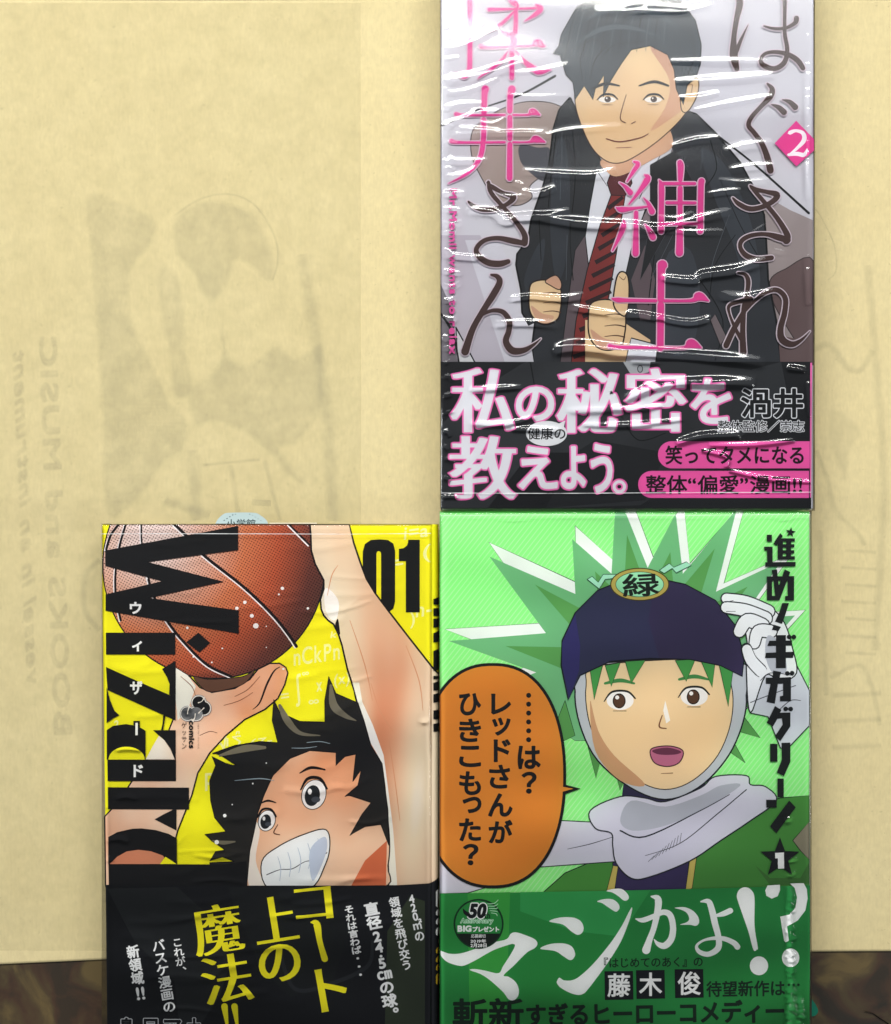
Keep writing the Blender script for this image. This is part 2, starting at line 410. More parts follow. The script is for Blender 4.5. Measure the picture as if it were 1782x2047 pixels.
def bag_xy(px, py, z): 
    p = P(px, py, z); return (p[0] - bag.location.x, p[1] - bag.location.y, z)
xs = np.linspace(BX0, BX1, 420); V = []; F = []; NR = 380
for j in range(NR):
    for px in xs:
        yb, yt = bag_bottom(px), -1 + 1.5 * math.sin(px * 0.004); py = yt + (yb - yt) * j / (NR - 1); V.append(bag_xy(px, py, bag_h(px, py)))
nx = len(xs)
for j in range(NR - 1):
    for i in range(nx - 1): F.append((j*nx+i, (j+1)*nx+i, (j+1)*nx+i+1, j*nx+i+1))
ring = list(range(nx)) + [j*nx + nx-1 for j in range(1, NR)] + [(NR-1)*nx + i for i in range(nx-2, -1, -1)] + [j*nx for j in range(NR-2, 0, -1)]
base = len(V); V += [(V[i][0], V[i][1], 0.0002) for i in ring]; n = len(ring)
F += [(ring[i], ring[(i+1) % n], base + (i+1) % n, base + i) for i in range(n)]
mesh_obj('paper_sheet', V, F, KRAFT, bag, sm=True)
class Ghost:
    """soft-edged show-through shapes that follow the sheet"""
    def __init__(s, name, m): s.name, s.m, s.v, s.f, s.k = name, m, [], [], 0
    def tris(s, T):
        s.k += 1
        for t in T:
            st = [tuple(t)]
            while st:
                q = st.pop(); L = [math.hypot(q[i][0]-q[(i+1) % 3][0], q[i][1]-q[(i+1) % 3][1]) for i in range(3)]
                i = L.index(max(L))
                if L[i] > 14:
                    a, b, c = q[i], q[(i+1) % 3], q[(i+2) % 3]; mm = ((a[0]+b[0])/2, (a[1]+b[1])/2); st += [(a, mm, c), (mm, b, c)]; continue
                if abs(area(q)) < 1e-3: continue
                if area(q) > 0: q = q[::-1]
                i0 = len(s.v)
                for p in q: s.v.append(bag_xy(p[0], p[1], bag_h(p[0], p[1]) + 3.5e-5 + s.k * 3e-6))
                s.f.append((i0, i0+1, i0+2))
    def poly(s, pts, sm=1):
        p = smooth(pts) if sm else pts; sg = 1 if area(p) > 0 else -1
        for e in ((-4, -1.5, 1, 4) if sm else (0, 0.1, 0.2, 0.3)):
            try: s.tris(tess([offset_loop(p, e, e, sg)]))
            except Exception: pass
    def build(s): return mesh_obj(s.name, s.v, s.f, s.m, bag)
    def brush(s, pts, wd):
        p = smooth(pts, False, 5) if len(pts) > 2 else pts; L, R = [], []
        for i, q in enumerate(p):
            a, b = p[max(i-1, 0)], p[min(i+1, len(p)-1)]; d = math.hypot(b[0]-a[0], b[1]-a[1]) + 1e-9
            nx_, ny_ = -(b[1]-a[1]) / d * wd / 2, (b[0]-a[0]) / d * wd / 2
            L.append((q[0]+nx_, q[1]+ny_)); R.append((q[0]-nx_, q[1]-ny_))
        for e in (0.5, 0.85, 1.1, 1.5):
            T = []; M = [((a[0]+b[0])/2, (a[1]+b[1])/2) for a, b in zip(L, R)]
            l, r = [tuple(m[k] + (a[k]-m[k])*e for k in (0, 1)) for a, m in zip(L, M)], [tuple(m[k] + (a[k]-m[k])*e for k in (0, 1)) for a, m in zip(R, M)]
            for i in range(len(p)-1): T += [(l[i], r[i], r[i+1]), (l[i], r[i+1], l[i+1])]
            s.tris(T)
Ga = Ghost('printed_panel_showing_through', ghost_mat('#bcb68f', 0.045))
Ga.poly([(BX0, 6), (721, 6), (723, 1900), (BX0, 1900)], 0); Ga.build()
Gb = Ghost('picture_showing_through', ghost_mat('#86897a', 0.030))
Gb.poly([(174, 402), (230, 402), (285, 425), (312, 450), (300, 490), (262, 540), (262, 640), (300, 720), (335, 800), (372, 840), (366, 900), (330, 920), (300, 965), (255, 1015), (214, 1020), (205, 800), (188, 560)])
Gb.poly([(352, 440), (400, 405), (470, 412), (520, 450), (545, 520), (540, 560), (500, 530), (470, 520), (455, 560), (420, 605), (385, 540), (352, 500)])
Gb.poly([(320, 540), (358, 560), (372, 700), (384, 780), (350, 790), (338, 700), (322, 620)])
Gb.poly([(445, 672), (460, 720), (500, 730), (555, 692), (590, 720), (640, 690), (645, 740), (640, 820), (590, 885), (560, 900), (610, 965), (590, 960), (545, 910), (500, 870), (430, 840), (390, 850), (380, 780), (425, 750), (445, 710)])
Gb.brush([(350, 430), (400, 398), (460, 388), (510, 410), (548, 470), (556, 520), (545, 560)], 4)
Gb.brush([(604, 508), (620, 600), (640, 720), (655, 850), (662, 940), (668, 1042)], 22)
Gb.brush([(405, 930), (520, 918)], 5); Gb.brush([(462, 930), (480, 1045)], 9); Gb.brush([(530, 920), (560, 1040)], 8); Gb.brush([(385, 900), (392, 1040)], 22)
Gb.brush([(330, 1000), (420, 1030)], 16)
Gb.poly([(505, 998), (542, 1000), (542, 1012), (503, 1010)], 0)
# second panel, right of the books
Gb.brush([(1622, 405), (1645, 440), (1668, 490), (1672, 540), (1655, 560)], 3)
Gb.brush([(1735, 530), (1745, 640), (1755, 760), (1765, 900), (1765, 1050), (1750, 1300)], 14)
Gb.brush([(1625, 700), (1660, 690), (1690, 730), (1720, 740), (1745, 700)], 12)
Gb.poly([(1668, 820), (1720, 860), (1700, 900), (1690, 960), (1660, 880)])
Gb.brush([(1632, 900), (1655, 960), (1670, 1020), (1710, 1060), (1730, 1090)], 9)
for k in range(7): Gb.brush([(1690 - 8*(k % 2), 1100 + 34*k), (1752, 1104 + 34*k)], 6)
Gb.brush([(1640, 1060), (1645, 1200), (1652, 1390)], 10)
for k in range(3): Gb.brush([(1665, 1390 + 52*k), (1762, 1386 + 52*k)], 9)
Gb.brush([(1660, 1355), (1720, 1330), (1745, 1380), (1760, 1450)], 9)
Gb.brush([(200, 1120), (172, 1150), (170, 1220), (200, 1260)], 10)
Gb.build()
Gc = Ghost('mirrored_lettering_showing_through', ghost_mat('#7d7e74', 0.030))
def ghost_text(body, box, bold, rot=0, slant=0):
    x0, y0, x1, y1 = box
    r = run(body, box, turn=True, bold=bold, slant=slant, rot=rot)
    cx = (x0 + x1) / 2
    pass
cy = (665 + 1470) / 2
def ghost_text2(body, box, bold, rot, slant=0):
    # type seen from its back, reading up the sheet
    x0, y0, x1, y1 = box; r = run(body, box, turn=True, bold=bold, slant=slant, rot=rot); my = (y0 + y1) / 2
    for e in (0, 1.0, 2.2, 3.4):
        if e: r['bold'] = (0.01, 0.01)
        TT = []
        for T in run_tris(r, max(0, e - 0.01)): TT += [[(q[0], 2 * my - q[1]) for q in f] for f in T]
        Gc.tris(TT)
ghost_text2('BOOKS and MUSIC', (92, 672, 130, 1470), 3.0, -2.2)
ghost_text2('vessel in an instrument', (40, 700, 66, 1365), 0.8, -2.4, 0.3)
Gc.build()

# ================================================================== BOOK A : suited man, upper right
A = Book('grey_suit_comic_book', (881, -62, 1627, 1017), 0.0165, 'grey comic book with pink lettering and suited man, crinkled wrap, uppermost of the three', 1.0)
cover = slab(A, 'cover', (881.5, -61, 1626, 1016.5), 0.0162, 0.0165 - 2e-6, ink('#c6c5cd', A.gain))
slab(A, 'page_block', (884, -58, 1623, 1019.5), 0.0020, 0.01615, PAGES)
slab(A, 'back_cover', (881.5, -61, 1624, 1020), 0.0017, 0.00198, ink('#5a5a60'))
slab(A, 'paper_slip_edge', (987, 1012, 1085, 1020.5), 0.0120, 0.01262, ink('#e2e4e2'))
# slight taper of the cover: the photo shows the right edge leaning in towards the bottom
def a_edge(py): return 1627.5 - 0.0088 * py
z1 = Z(860, 0, 4.455); z2 = Z(1240, 0, 4.243); z3 = Z(860, 380, 4.455); z4 = Z(1240, 380, 4.243); z5 = Z(860, 700, 4.455); z6 = Z(1240, 700, 4.243)
a = Art('printed_picture', A, cover); BK = '#17181b'
a.poly([(878, -62), (1630, -62), (1630, 726), (878, 726)], ink('#cbcad2', A.gain, '#bdbcc6', 18))
a.poly([(878, 470), (960, 470), (1010, 560), (1060, 726), (878, 726)], ink('#b9b4bf', A.gain, '#a9a3b0', 25), sm=0)
a.poly([(930, 480), (1000, 480), (1090, 726), (1010, 726)], '#c9c8d2')
a.poly([(878, 560), (905, 620), (915, 726), (878, 726)], '#6d6970'); a.poly([(912, 655), (950, 726), (916, 726)], '#cfd0d4', line=BK, lw=2)
a.brush([(880, 625, 4), (905, 665, 5), (918, 724, 3)], BK); a.brush([(912, 655, 3), (950, 724, 2)], BK)
taupe = ink('#a39591', A.gain, '#94857f', 40); mauve = ink('#6f5f61', A.gain, '#614f50', 30)
a.poly([(945, 262), (975, 235), (1010, 215), (1055, 203), (1110, 208), (1140, 235), (1120, 300), (1090, 345), (1060, 372), (1064, 395), (1040, 410), (1010, 408), (985, 390), (960, 350), (943, 310)], taupe, sm=1, line='#4a4346', lw=2)
a.poly([(1040, 290), (1075, 295), (1100, 300), (1090, 360), (1060, 345), (1040, 320)], '#4b4c54', sm=1)
a.brush([(880, 253, 3), (960, 218, 3), (1040, 190, 4), (1110, 152, 5)], BK)
a.brush([(1378, 225, 4), (1440, 275, 4), (1510, 330, 4), (1617, 426, 5)], BK)
a.poly([(1500, 420), (1545, 400), (1580, 420), (1625, 440), (1625, 730), (1500, 730)], ink('#a89f9f', A.gain, '#958a8b', 26), sm=0)
a.poly([(1540, 560), (1570, 538), (1627, 522), (1627, 680), (1600, 690), (1565, 640), (1545, 600)], mauve, sm=1, line='#3a3032', lw=2)
a.poly([(1555, 670), (1627, 684), (1627, 730), (1560, 730)], mauve)
# jacket
suit = ink('#24262a', A.gain, '#2f3238', 22)
a.poly([(1140, 195), (1118, 220), (1106, 260), (1098, 330), (1085, 375), (1076, 400), (1062, 440), (1056, 478), (1034, 508), (1032, 530), (1042, 580), (1044, 625), (1058, 650), (1070, 644), (1064, 690), (1068, 726),
        (1560, 726), (1552, 640), (1536, 560), (1532, 480), (1528, 430), (1510, 380), (1480, 325), (1430, 265), (1392, 228), (1374, 222), (1340, 250), (1300, 300), (1260, 330), (1200, 320)], suit, line='#0c0d10', lw=4)
# shirt, waistcoat, tie
a.poly([(1192, 345), (1235, 330), (1290, 320), (1330, 290), (1345, 296), (1335, 330), (1290, 420), (1262, 500), (1240, 600), (1228, 726), (1150, 726), (1155, 600), (1166, 500), (1180, 410)], ink('#d6d8e0', A.gain, '#c3c5ce', 22), line=BK, lw=2)
a.poly([(1150, 500), (1170, 470), (1180, 560), (1176, 640), (1190, 726), (1120, 726), (1136, 600)], '#5b4f55', line=BK, lw=2)
a.poly([(1262, 560), (1290, 490), (1310, 560), (1300, 640), (1280, 640)], '#5b4f55')
a.poly([(1345, 296), (1350, 330), (1330, 380), (1290, 460), (1278, 452), (1310, 385), (1336, 330)], '#7a7076')
a.poly([(1196, 345), (1214, 372), (1224, 350), (1262, 342), (1252, 372), (1278, 398), (1325, 300), (1280, 322), (1235, 334)], '#cdd0da', line=BK, lw=1.5)
tie = ink('#6f2b2c', A.gain, '#842f2b', 30)
a.poly([(1222, 345), (1258, 342), (1264, 366), (1250, 392), (1222, 390), (1214, 366)], ink('#54262a', A.gain), line=BK, lw=2)
TP = [(1222, 390), (1250, 392), (1244, 430), (1232, 510), (1216, 600), (1202, 726), (1142, 726), (1152, 640), (1174, 540), (1200, 450)]
a.poly(TP, tie, line=BK, lw=2)
for k in range(12):
    y = 408 + 27 * k; xl = 1219 - (y - 390) * 0.235; xr = 1250 - (y - 390) * 0.125
    if y > 715: break
    a.brush([(xl + 1, y + 9, 9), (xr - 2, y - 14, 7)], '#2b1a1e', sm=0, cap=0)
# jacket folds
for q in ([(1110, 300), (1128, 280), (1140, 380), (1132, 520), (1112, 560), (1100, 450)], [(1400, 300), (1450, 330), (1500, 440), (1520, 560), (1500, 600), (1470, 500), (1430, 400)], [(1330, 520), (1380, 500), (1400, 600), (1380, 700), (1330, 690)], [(1070, 500), (1090, 480), (1080, 560), (1062, 600), (1048, 560)]):
    a.poly(q, ink('#2e3239', A.gain, '#3a3f47', 30), sm=1)
for q in ([(1116, 240, 1.5), (1104, 330, 2), (1096, 420, 1.5)], [(1145, 260, 1.5), (1150, 360, 2), (1140, 470, 1.5), (1146, 560, 2)], [(1078, 440, 2), (1082, 520, 1.5)],
          [(1420, 280, 2), (1432, 340, 2), (1395, 390, 2)], [(1440, 360, 1.5), (1480, 450, 1.5), (1520, 520, 2)], [(1330, 400, 2), (1310, 500, 2), (1296, 610, 2)], [(1400, 560, 2), (1445, 640, 2), (1430, 720, 2)], [(1470, 470, 1.5), (1430, 530, 1.5), (1418, 600, 1.5)]):
    a.brush(q, '#0d0e11')
for q in ([(1124, 260, 1), (1120, 400, 1)], [(1134, 470, 1), (1132, 560, 1)], [(1345, 470, 1), (1300, 560, 1)], [(1458, 430, 1), (1426, 520, 1.2), (1420, 560, 1)], [(1406, 300, 1), (1400, 340, 1)]):
    a.brush(q, '#4c5058')
a.poly([(1300, 330), (1352, 300), (1400, 390), (1330, 470), (1280, 560), (1300, 440)], ink('#1b1c20', A.gain), line='#3a3d44', lw=1.2)
a.poly([(1420, 640), (1430, 628), (1452, 672), (1440, 690)], '#6f6468', line=BK, lw=1.5)
# head : a plain drawn man, no glasses
skin = ink('#dcc29a', A.gain, '#d2b48e', 34); sk2 = ink('#bf9480', A.gain, '#c9a184', 40)
a.poly([(1205, 318), (1300, 290), (1330, 250), (1345, 292), (1300, 322), (1240, 352), (1214, 344)], sk2, sm=1)
a.poly([(1150, 150), (1165, 105), (1220, 70), (1320, 62), (1372, 100), (1385, 160), (1380, 205), (1362, 238), (1318, 280), (1272, 312), (1240, 326), (1212, 322), (1184, 296), (1162, 250), (1150, 205)], skin, sm=1, line='#3a2a26', lw=2)
a.poly([(1300, 95), (1345, 110), (1376, 140), (1378, 200), (1345, 235), (1300, 262), (1330, 215), (1338, 160)], sk2, sm=1)
a.poly([(1362, 165), (1380, 150), (1396, 160), (1394, 190), (1376, 222), (1362, 218)], skin, sm=1, line='#3a2a26', lw=2)
a.brush([(1372, 172, 1.5), (1384, 170, 1.5), (1380, 195, 1.5)], '#7a5648')
hair = ink('#20242a', A.gain, '#39424a', 20)
a.poly([(1122, 70), (1150, 20), (1200, -20), (1290, -40), (1350, -10), (1390, 40), (1402, 90), (1400, 130), (1390, 158), (1374, 170), (1366, 210), (1352, 178), (1348, 140), (1335, 110), (1300, 92), (1262, 100),
        (1242, 128), (1222, 160), (1206, 196), (1208, 150), (1190, 178), (1186, 200), (1168, 172), (1150, 200), (1146, 165), (1132, 150), (1120, 110), (1106, 108), (1118, 92)], hair, line='#0d0f12', lw=2)
for k in range(12):
    x = 1135 + 17 * k; a.brush([(x + 30, -20, 1), (x + 8, 50, 1.4), (x - 6 + k, 120 - 2*k, 1)], '#525c66' if k % 2 else '#121518')
for q in ([(1170, 40, 3), (1230, 15, 16), (1300, 20, 20), (1360, 60, 4)], [(1150, 90, 2), (1200, 60, 10), (1260, 56, 8), (1330, 78, 3)]): a.brush(q, ink('#48525a', A.gain, '#39434b', 40))
for q in ([(1150, 100, 1), (1190, 80, 1.6), (1230, 110, 1)], [(1200, 120, 1), (1230, 90, 1.6), (1290, 84, 1)], [(1180, 160, 1), (1190, 120, 1.8), (1215, 90, 1)], [(1165, 160, 1), (1160, 120, 1.6), (1172, 80, 1)], [(1380, 60, 1), (1388, 110, 1.6), (1376, 150, 1)]): a.brush(q, '#0e1013')
a.brush([(1185, 178, 4), (1210, 168, 6), (1238, 172, 3)], BK); a.brush([(1278, 172, 3), (1308, 164, 6), (1336, 172, 4)], BK)
for cx in (1214, 1306):
    a.ellipse(cx, 200, 17, 6, '#e6e4e2'); a.ellipse(cx + 1, 199, 6.5, 6, '#3c2f2a'); a.ellipse(cx - 1, 197, 1.6, 1.6, '#efefef', n=10); a.brush([(cx - 20, 200, 2), (cx - 8, 190, 4), (cx + 10, 190, 4), (cx + 21, 199, 2)], BK); a.brush([(cx - 10, 210, 1), (cx + 10, 210, 1.2)], '#8a6a58')
a.brush([(1252, 190, 1.4), (1240, 235, 2), (1250, 246, 2.2)], '#6a4a40'); a.brush([(1262, 248, 1.5), (1270, 244, 2)], '#6a4a40')
a.brush([(1212, 278, 2), (1240, 284, 2.6), (1280, 276, 2.2), (1296, 268, 1.5)], '#6b3f3a'); a.brush([(1232, 296, 1.2), (1262, 295, 1.6)], '#9a6f60')
# two fists on the lapels
def fist(x, y, s, flip, thumb):
    f = lambda pts: [(x + flip * q[0] * s, y + q[1] * s) + ((q[2] * s,) if len(q) > 2 else ()) for q in pts]
    a.poly(f([(-32, -40), (0, -46), (26, -32), (30, -8), (28, 16), (22, 36), (0, 46), (-22, 40), (-36, 20), (-38, -12)]), skin, sm=1, line='#241a18', lw=3)
    for yy in (-20, 0, 19): a.brush(f([(-8, yy + 2, 1.2), (12, yy, 2), (28, yy + 3, 2.4)]), '#4a3028')
    a.poly(f([(-34, 8), (-10, 24), (14, 30), (4, 44), (-20, 40)]), sk2, sm=1)
    if thumb: a.poly(f([(8, -36), (12, -80), (20, -96), (32, -92), (36, -70), (34, -30), (26, -16)]), skin, sm=1, line='#241a18', lw=3); a.brush(f([(18, -88, 1), (26, -82, 1.5), (30, -88, 1)]), '#6a4a40')
    else: a.poly(f([(-4, -44), (18, -56), (30, -40), (26, -26), (8, -34)]), sk2, sm=1, line='#241a18', lw=2)
fist(1094, 604, 0.95, 1, False); 
a.poly([(1170, 640), (1240, 640), (1300, 680), (1300, 726), (1170, 726)], skin); fist(1218, 650, 1.1, 1, True)
a.poly([(1258, 690), (1262, 676), (1315, 690), (1310, 726), (1250, 726)], '#c9cdd6', line=BK, lw=2.5)
a.build()
# lettering of the cover
t = Art('title_lettering', A, cover); PK = '#d6408f'
def halo(pts, g='#e3d3e0', e=5): t.brush([(q[0], q[1], q[2] + e) for q in pts], g)
zj = Z(1200, 300, 7.425)
K = []   # strokes (points, colour)
def st(zf, pts, halo_=True, col=PK): K.append((zf(pts), col, halo_))
# hand-shaped strokes of the title
st(z1, [(355, -60, 42), (355, 300, 42), (354, 560, 42), (345, 640, 44), (300, 690, 34), (225, 655, 6)])
st(z1, [(205, 384, 16), (300, 350, 40), (400, 290, 28), (488, 228, 5)])
st(z1, [(690, -40, 30), (740, 20, 60), (775, 60, 34)]); st(z1, [(525, 92, 34), (700, 88, 20), (980, 78, 18)]); st(z1, [(945, 50, 20), (985, 85, 46), (930, 140, 34), (842, 194, 5)])
st(z1, [(758, 95, 14), (690, 170, 26), (600, 240, 26), (430, 315, 5)]); st(z1, [(762, 100, 36), (762, 250, 36), (750, 300, 42), (705, 318, 34), (635, 284, 5)])
st(z1, [(452, 420, 36), (560, 428, 22), (760, 418, 18), (900, 414, 18)]); st(z1, [(900, 415, 14), (955, 388, 62), (1000, 412, 36), (1026, 418, 6)])
st(z1, [(735, 352, 46), (745, 375, 60), (726, 420, 40)]); st(z1, [(728, 450, 40), (728, 700, 40)]); st(z1, [(690, 465, 10), (640, 540, 26), (560, 610, 24), (430, 702, 5)])
st(z1, [(765, 460, 8), (830, 545, 34), (930, 625, 56), (985, 648, 40), (1075, 628, 5)])
st(z1, [(492, 800, 66), (485, 850, 52), (480, 1015, 46)]); st(z1, [(477, 1070, 44), (475, 1250, 44), (440, 1420, 40), (330, 1550, 26), (165, 1638, 4)])
st(z1, [(728, 800, 66), (714, 860, 50), (710, 995, 46)]); st(z1, [(710, 1050, 44), (710, 1240, 44)]); st(z1, [(710, 1290, 44), (708, 1590, 50)])
st(z1, [(232, 1022, 36), (330, 1032, 20), (665, 1030, 18)]); st(z1, [(740, 1030, 18), (870, 1028, 18), (912, 1002, 62), (975, 1028, 14)])
st(z1, [(192, 1262, 40), (280, 1274, 22), (665, 1272, 20)]); st(z1, [(740, 1272, 18), (880, 1270, 18), (940, 1245, 64), (1020, 1270, 14)])
# shin
st(zj, [(500, 180, 30), (560, 215, 60), (500, 310, 56), (395, 475, 20)]); st(zj, [(285, 490, 10), (370, 550, 50), (445, 640, 80)]); st(zj, [(660, 380, 24), (700, 430, 90), (600, 590, 62), (425, 812, 18)])
st(zj, [(640, 715, 10), (710, 800, 50), (765, 920, 88)]); st(zj, [(235, 860, 16), (310, 890, 80), (480, 875, 44), (705, 845, 22)]); st(zj, [(530, 935, 60), (528, 1150, 70), (522, 1540, 94)])
st(zj, [(350, 1050, 24), (340, 1150, 80), (270, 1320, 56), (180, 1500, 18)]); st(zj, [(660, 1110, 12), (720, 1190, 60), (780, 1300, 90)])
st(zj, [(1180, 195, 80), (1190, 260, 90), (1185, 450, 66)]); st(zj, [(1182, 570, 72), (1182, 1080, 74)]); st(zj, [(1178, 1160, 86), (1172, 1530, 106)])
st(zj, [(870, 450, 10), (905, 540, 78), (905, 800, 76), (900, 1210, 80)]); st(zj, [(930, 505, 48), (1400, 505, 44)]); st(zj, [(985, 790, 48), (1405, 792, 44)]); st(zj, [(950, 1105, 40), (1430, 1100, 40)])
st(zj, [(1500, 470, 90), (1490, 560, 84), (1480, 1210, 84)])
# shi
st(z4, [(355, 640, 84), (345, 700, 60), (342, 930, 56)]); st(z4, [(342, 975, 56), (338, 1340, 56)]); st(z4, [(-70, 925, 12), (-20, 935, 40), (60, 938, 30), (300, 942, 26)]); st(z4, [(372, 942, 26), (600, 940, 28), (665, 905, 74), (745, 942, 12)])
st(z4, [(-90, 1325, 36), (0, 1335, 26), (360, 1338, 22)]); st(z4, [(380, 1340, 24), (540, 1338, 26), (600, 1305, 80), (682, 1340, 14)])
BR = '#43312f'
st(z3, [(505, -62, 10), (560, -20, 40), (650, 30, 34), (740, 62, 56), (700, 120, 40), (590, 170, 38), (470, 178, 38), (385, 145, 36), (342, 108, 18)], 1, BR)
st(z3, [(520, -66, 30), (545, 30, 40), (655, 160, 36), (760, 280, 40), (840, 400, 50), (840, 475, 60)], 1, BR)
st(z3, [(845, 480, 40), (740, 458, 52), (600, 432, 40), (480, 455, 40), (412, 530, 44), (440, 600, 50), (520, 650, 56), (620, 660, 56), (695, 640, 42)], 1, BR)
st(z3, [(545, 758, 20), (600, 775, 44), (618, 830, 56), (560, 940, 60), (470, 1080, 52), (380, 1240, 54), (312, 1440, 70)], 1, BR)
st(z3, [(410, 1170, 14), (470, 1110, 28), (560, 1075, 34), (650, 1090, 44), (705, 1170, 50), (700, 1260, 50), (675, 1350, 56), (730, 1430, 64), (830, 1430, 50), (920, 1380, 26), (985, 1325, 5)], 1, BR)
st(z2, [(985, -40, 30), (1010, 40, 56), (985, 160, 46), (960, 330, 44), (960, 480, 70), (985, 590, 44)], 1, BR); st(z2, [(988, 440, 30), (1010, 370, 30), (1082, 215, 4)], 1, BR)
st(z2, [(1392, -40, 40), (1390, 150, 30), (1392, 300, 32), (1412, 430, 36), (1385, 540, 42), (1300, 590, 42), (1210, 560, 44), (1188, 510, 30), (1230, 460, 28), (1320, 448, 30), (1420, 470, 40), (1500, 520, 44), (1545, 585, 40)], 1, BR)
st(z2, [(1215, 228, 12), (1300, 250, 24), (1400, 245, 26), (1480, 200, 36), (1490, 165, 46)], 1, BR)
st(z2, [(1245, 718, 18), (1285, 765, 44), (1265, 830, 50), (1190, 910, 36), (1110, 1000, 38), (1085, 1070, 40), (1130, 1130, 40), (1195, 1220, 44), (1240, 1330, 52), (1270, 1450, 56)], 1, BR)
st(z2, [(1275, 892, 6), (1335, 915, 38), (1385, 958, 50)], 1, BR); st(z2, [(1368, 852, 6), (1430, 870, 36), (1480, 915, 50)], 1, BR)
st(z4, [(1100, -30, 20), (1150, 0, 34), (1240, 20, 34), (1325, 45, 52), (1290, 100, 44), (1190, 150, 40), (1090, 162, 42), (1000, 120, 38), (952, 72, 16)], 1, BR)
st(z4, [(1110, -20, 30), (1160, 40, 34), (1250, 145, 38), (1340, 260, 42), (1410, 380, 52), (1405, 430, 66)], 1, BR)
st(z4, [(1420, 430, 44), (1340, 405, 54), (1230, 378, 34), (1110, 388, 36), (1030, 430, 38), (1015, 490, 36), (1060, 555, 44), (1150, 588, 44), (1280, 578, 40)], 1, BR)
st(z4, [(995, 706, 16), (1055, 720, 30), (1082, 780, 40), (1068, 900, 34), (1045, 1000, 40), (1035, 1200, 46), (1040, 1380, 56)], 1, BR)
st(z4, [(1100, 930, 50), (1000, 950, 34), (920, 985, 30), (925, 1060, 20), (975, 1180, 30), (1035, 1290, 34)], 1, BR)
st(z4, [(1090, 940, 44), (1040, 1040, 38), (960, 1180, 46), (895, 1320, 50)], 1, BR)
st(z4, [(1060, 1030, 16), (1140, 940, 26), (1240, 865, 36), (1330, 852, 40), (1395, 920, 44), (1390, 1040, 46), (1355, 1180, 52), (1370, 1270, 60), (1450, 1310, 50), (1530, 1275, 26), (1605, 1200, 5)], 1, BR)
for pts, col, hh in K:
    g = '#cfc0cc' if col == BR else '#d9b3cc'
    if hh: t.brush([(q[0], q[1], q[2] + 4.5) for q in pts], ghost_mat('#d8c9d4', 0.55, 'letter_glow') if False else g)
for pts, col, hh in K: t.brush(pts, col)
t.text('もみ', (1068, 85, 1084, 94), '#e9a9cb', bold=0.1); t.text('い', (1060, 221, 1068, 228), '#e9a9cb')
t.text('Mr.Momii wants to relax', (898, 378, 914, 708), '#dc56a0', turn=True, bold=(1.3, 0.5))
t.poly([(1590.5, 243), (1626.5, 280), (1626.5, 302), (1591, 334), (1547.5, 288)], PK)
t.brush([(1575, 268, 3), (1578, 267, 8), (1590, 263, 6), (1604, 268, 8), (1606, 282, 9), (1592, 298, 6), (1576, 312, 4)], '#e9e9ef'); t.brush([(1575, 311, 5), (1592, 309, 8), (1606, 311, 8), (1612, 300, 3)], '#e9e9ef')
t.build()
# paper band
A.layer += 40
slab(A, 'paper_band', (881, 724, 1620, 1016.8), A.zt + A.layer * DZ - 6e-6, A.zt + A.layer * DZ + 4e-6, ink('#121316', A.gain)); A.layer += 3
bandA = A.root.children[-1] if False else bpy.data.objects['paper_band']
t = Art('band_lettering', A, bandA, clip=(881, 724, 1622.5, 1016.5))
t.poly([(881, 724), (1617, 724), (1617, 1016), (881, 1016)], ink('#141519', A.gain, '#1b1d21', 30))
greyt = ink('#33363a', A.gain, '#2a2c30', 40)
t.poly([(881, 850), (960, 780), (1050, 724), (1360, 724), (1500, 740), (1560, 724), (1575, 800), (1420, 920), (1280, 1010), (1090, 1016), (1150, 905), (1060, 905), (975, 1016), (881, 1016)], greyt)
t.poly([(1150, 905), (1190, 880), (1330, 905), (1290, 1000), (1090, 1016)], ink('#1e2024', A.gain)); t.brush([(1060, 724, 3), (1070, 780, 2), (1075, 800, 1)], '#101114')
t.brush([(1240, 830, 2), (1275, 880, 2), (1330, 866, 1.5)], '#101114')
t.poly([(1245, 724), (1300, 724), (1296, 745), (1262, 752)], '#a9adb2', sm=0); t.ellipse(1279, 738, 5, 7, '#9a9ea4', line=BK, lw=1.5)
WH, PO = '#e6e8ee', '#ee74b8'
for ch, bx in (('私', (900, 737, 1029, 865)), ('の', (1031, 773, 1108, 843)), ('秘', (1112, 738, 1243, 866)), ('密', (1247, 737, 1372, 864)), ('を', (1380, 757, 1461, 848)),
               ('教', (898, 872, 1033, 998)), ('え', (1036, 892, 1115, 978)), ('よ', (1121, 892, 1171, 978)), ('う', (1180, 887, 1224, 986)), ('。', (1224, 960, 1251, 986))):
    kan = ch in '私秘密教'
    t.text(ch, bx, WH, outline=PO, ow=3.2, bold=((3.8, -0.5) if kan else (2.4, 2.4)) if ch != '。' else 1.0)
t.ellipse(1092.5, 867, 41, 25, '#e4e6ea'); t.poly([(1115, 848), (1130, 841), (1126, 858)], '#e4e6ea'); t.text('健康の', (1055, 855, 1130, 879), '#16171a', bold=0.35)
for (x0, y0, x1, y1) in ((1314.5, 882.5, 1617, 936.5), (1275, 941.5, 1615.5, 995.5)):
    r = (y1 - y0) / 2; pts = [(x1, y0), (x1, y1)] + [(x0 + r + r * math.cos(u), (y0 + y1) / 2 + r * math.sin(u)) for u in np.linspace(math.pi/2, 1.5*math.pi, 18)]
    t.poly(pts, '#ee62b2')
t.text('笑ってタメになる', (1329, 891, 1605, 929), '#221019', bold=0.9); t.text('整体“偏愛”漫画!!', (1290, 950, 1602, 988), '#221019', bold=0.8)
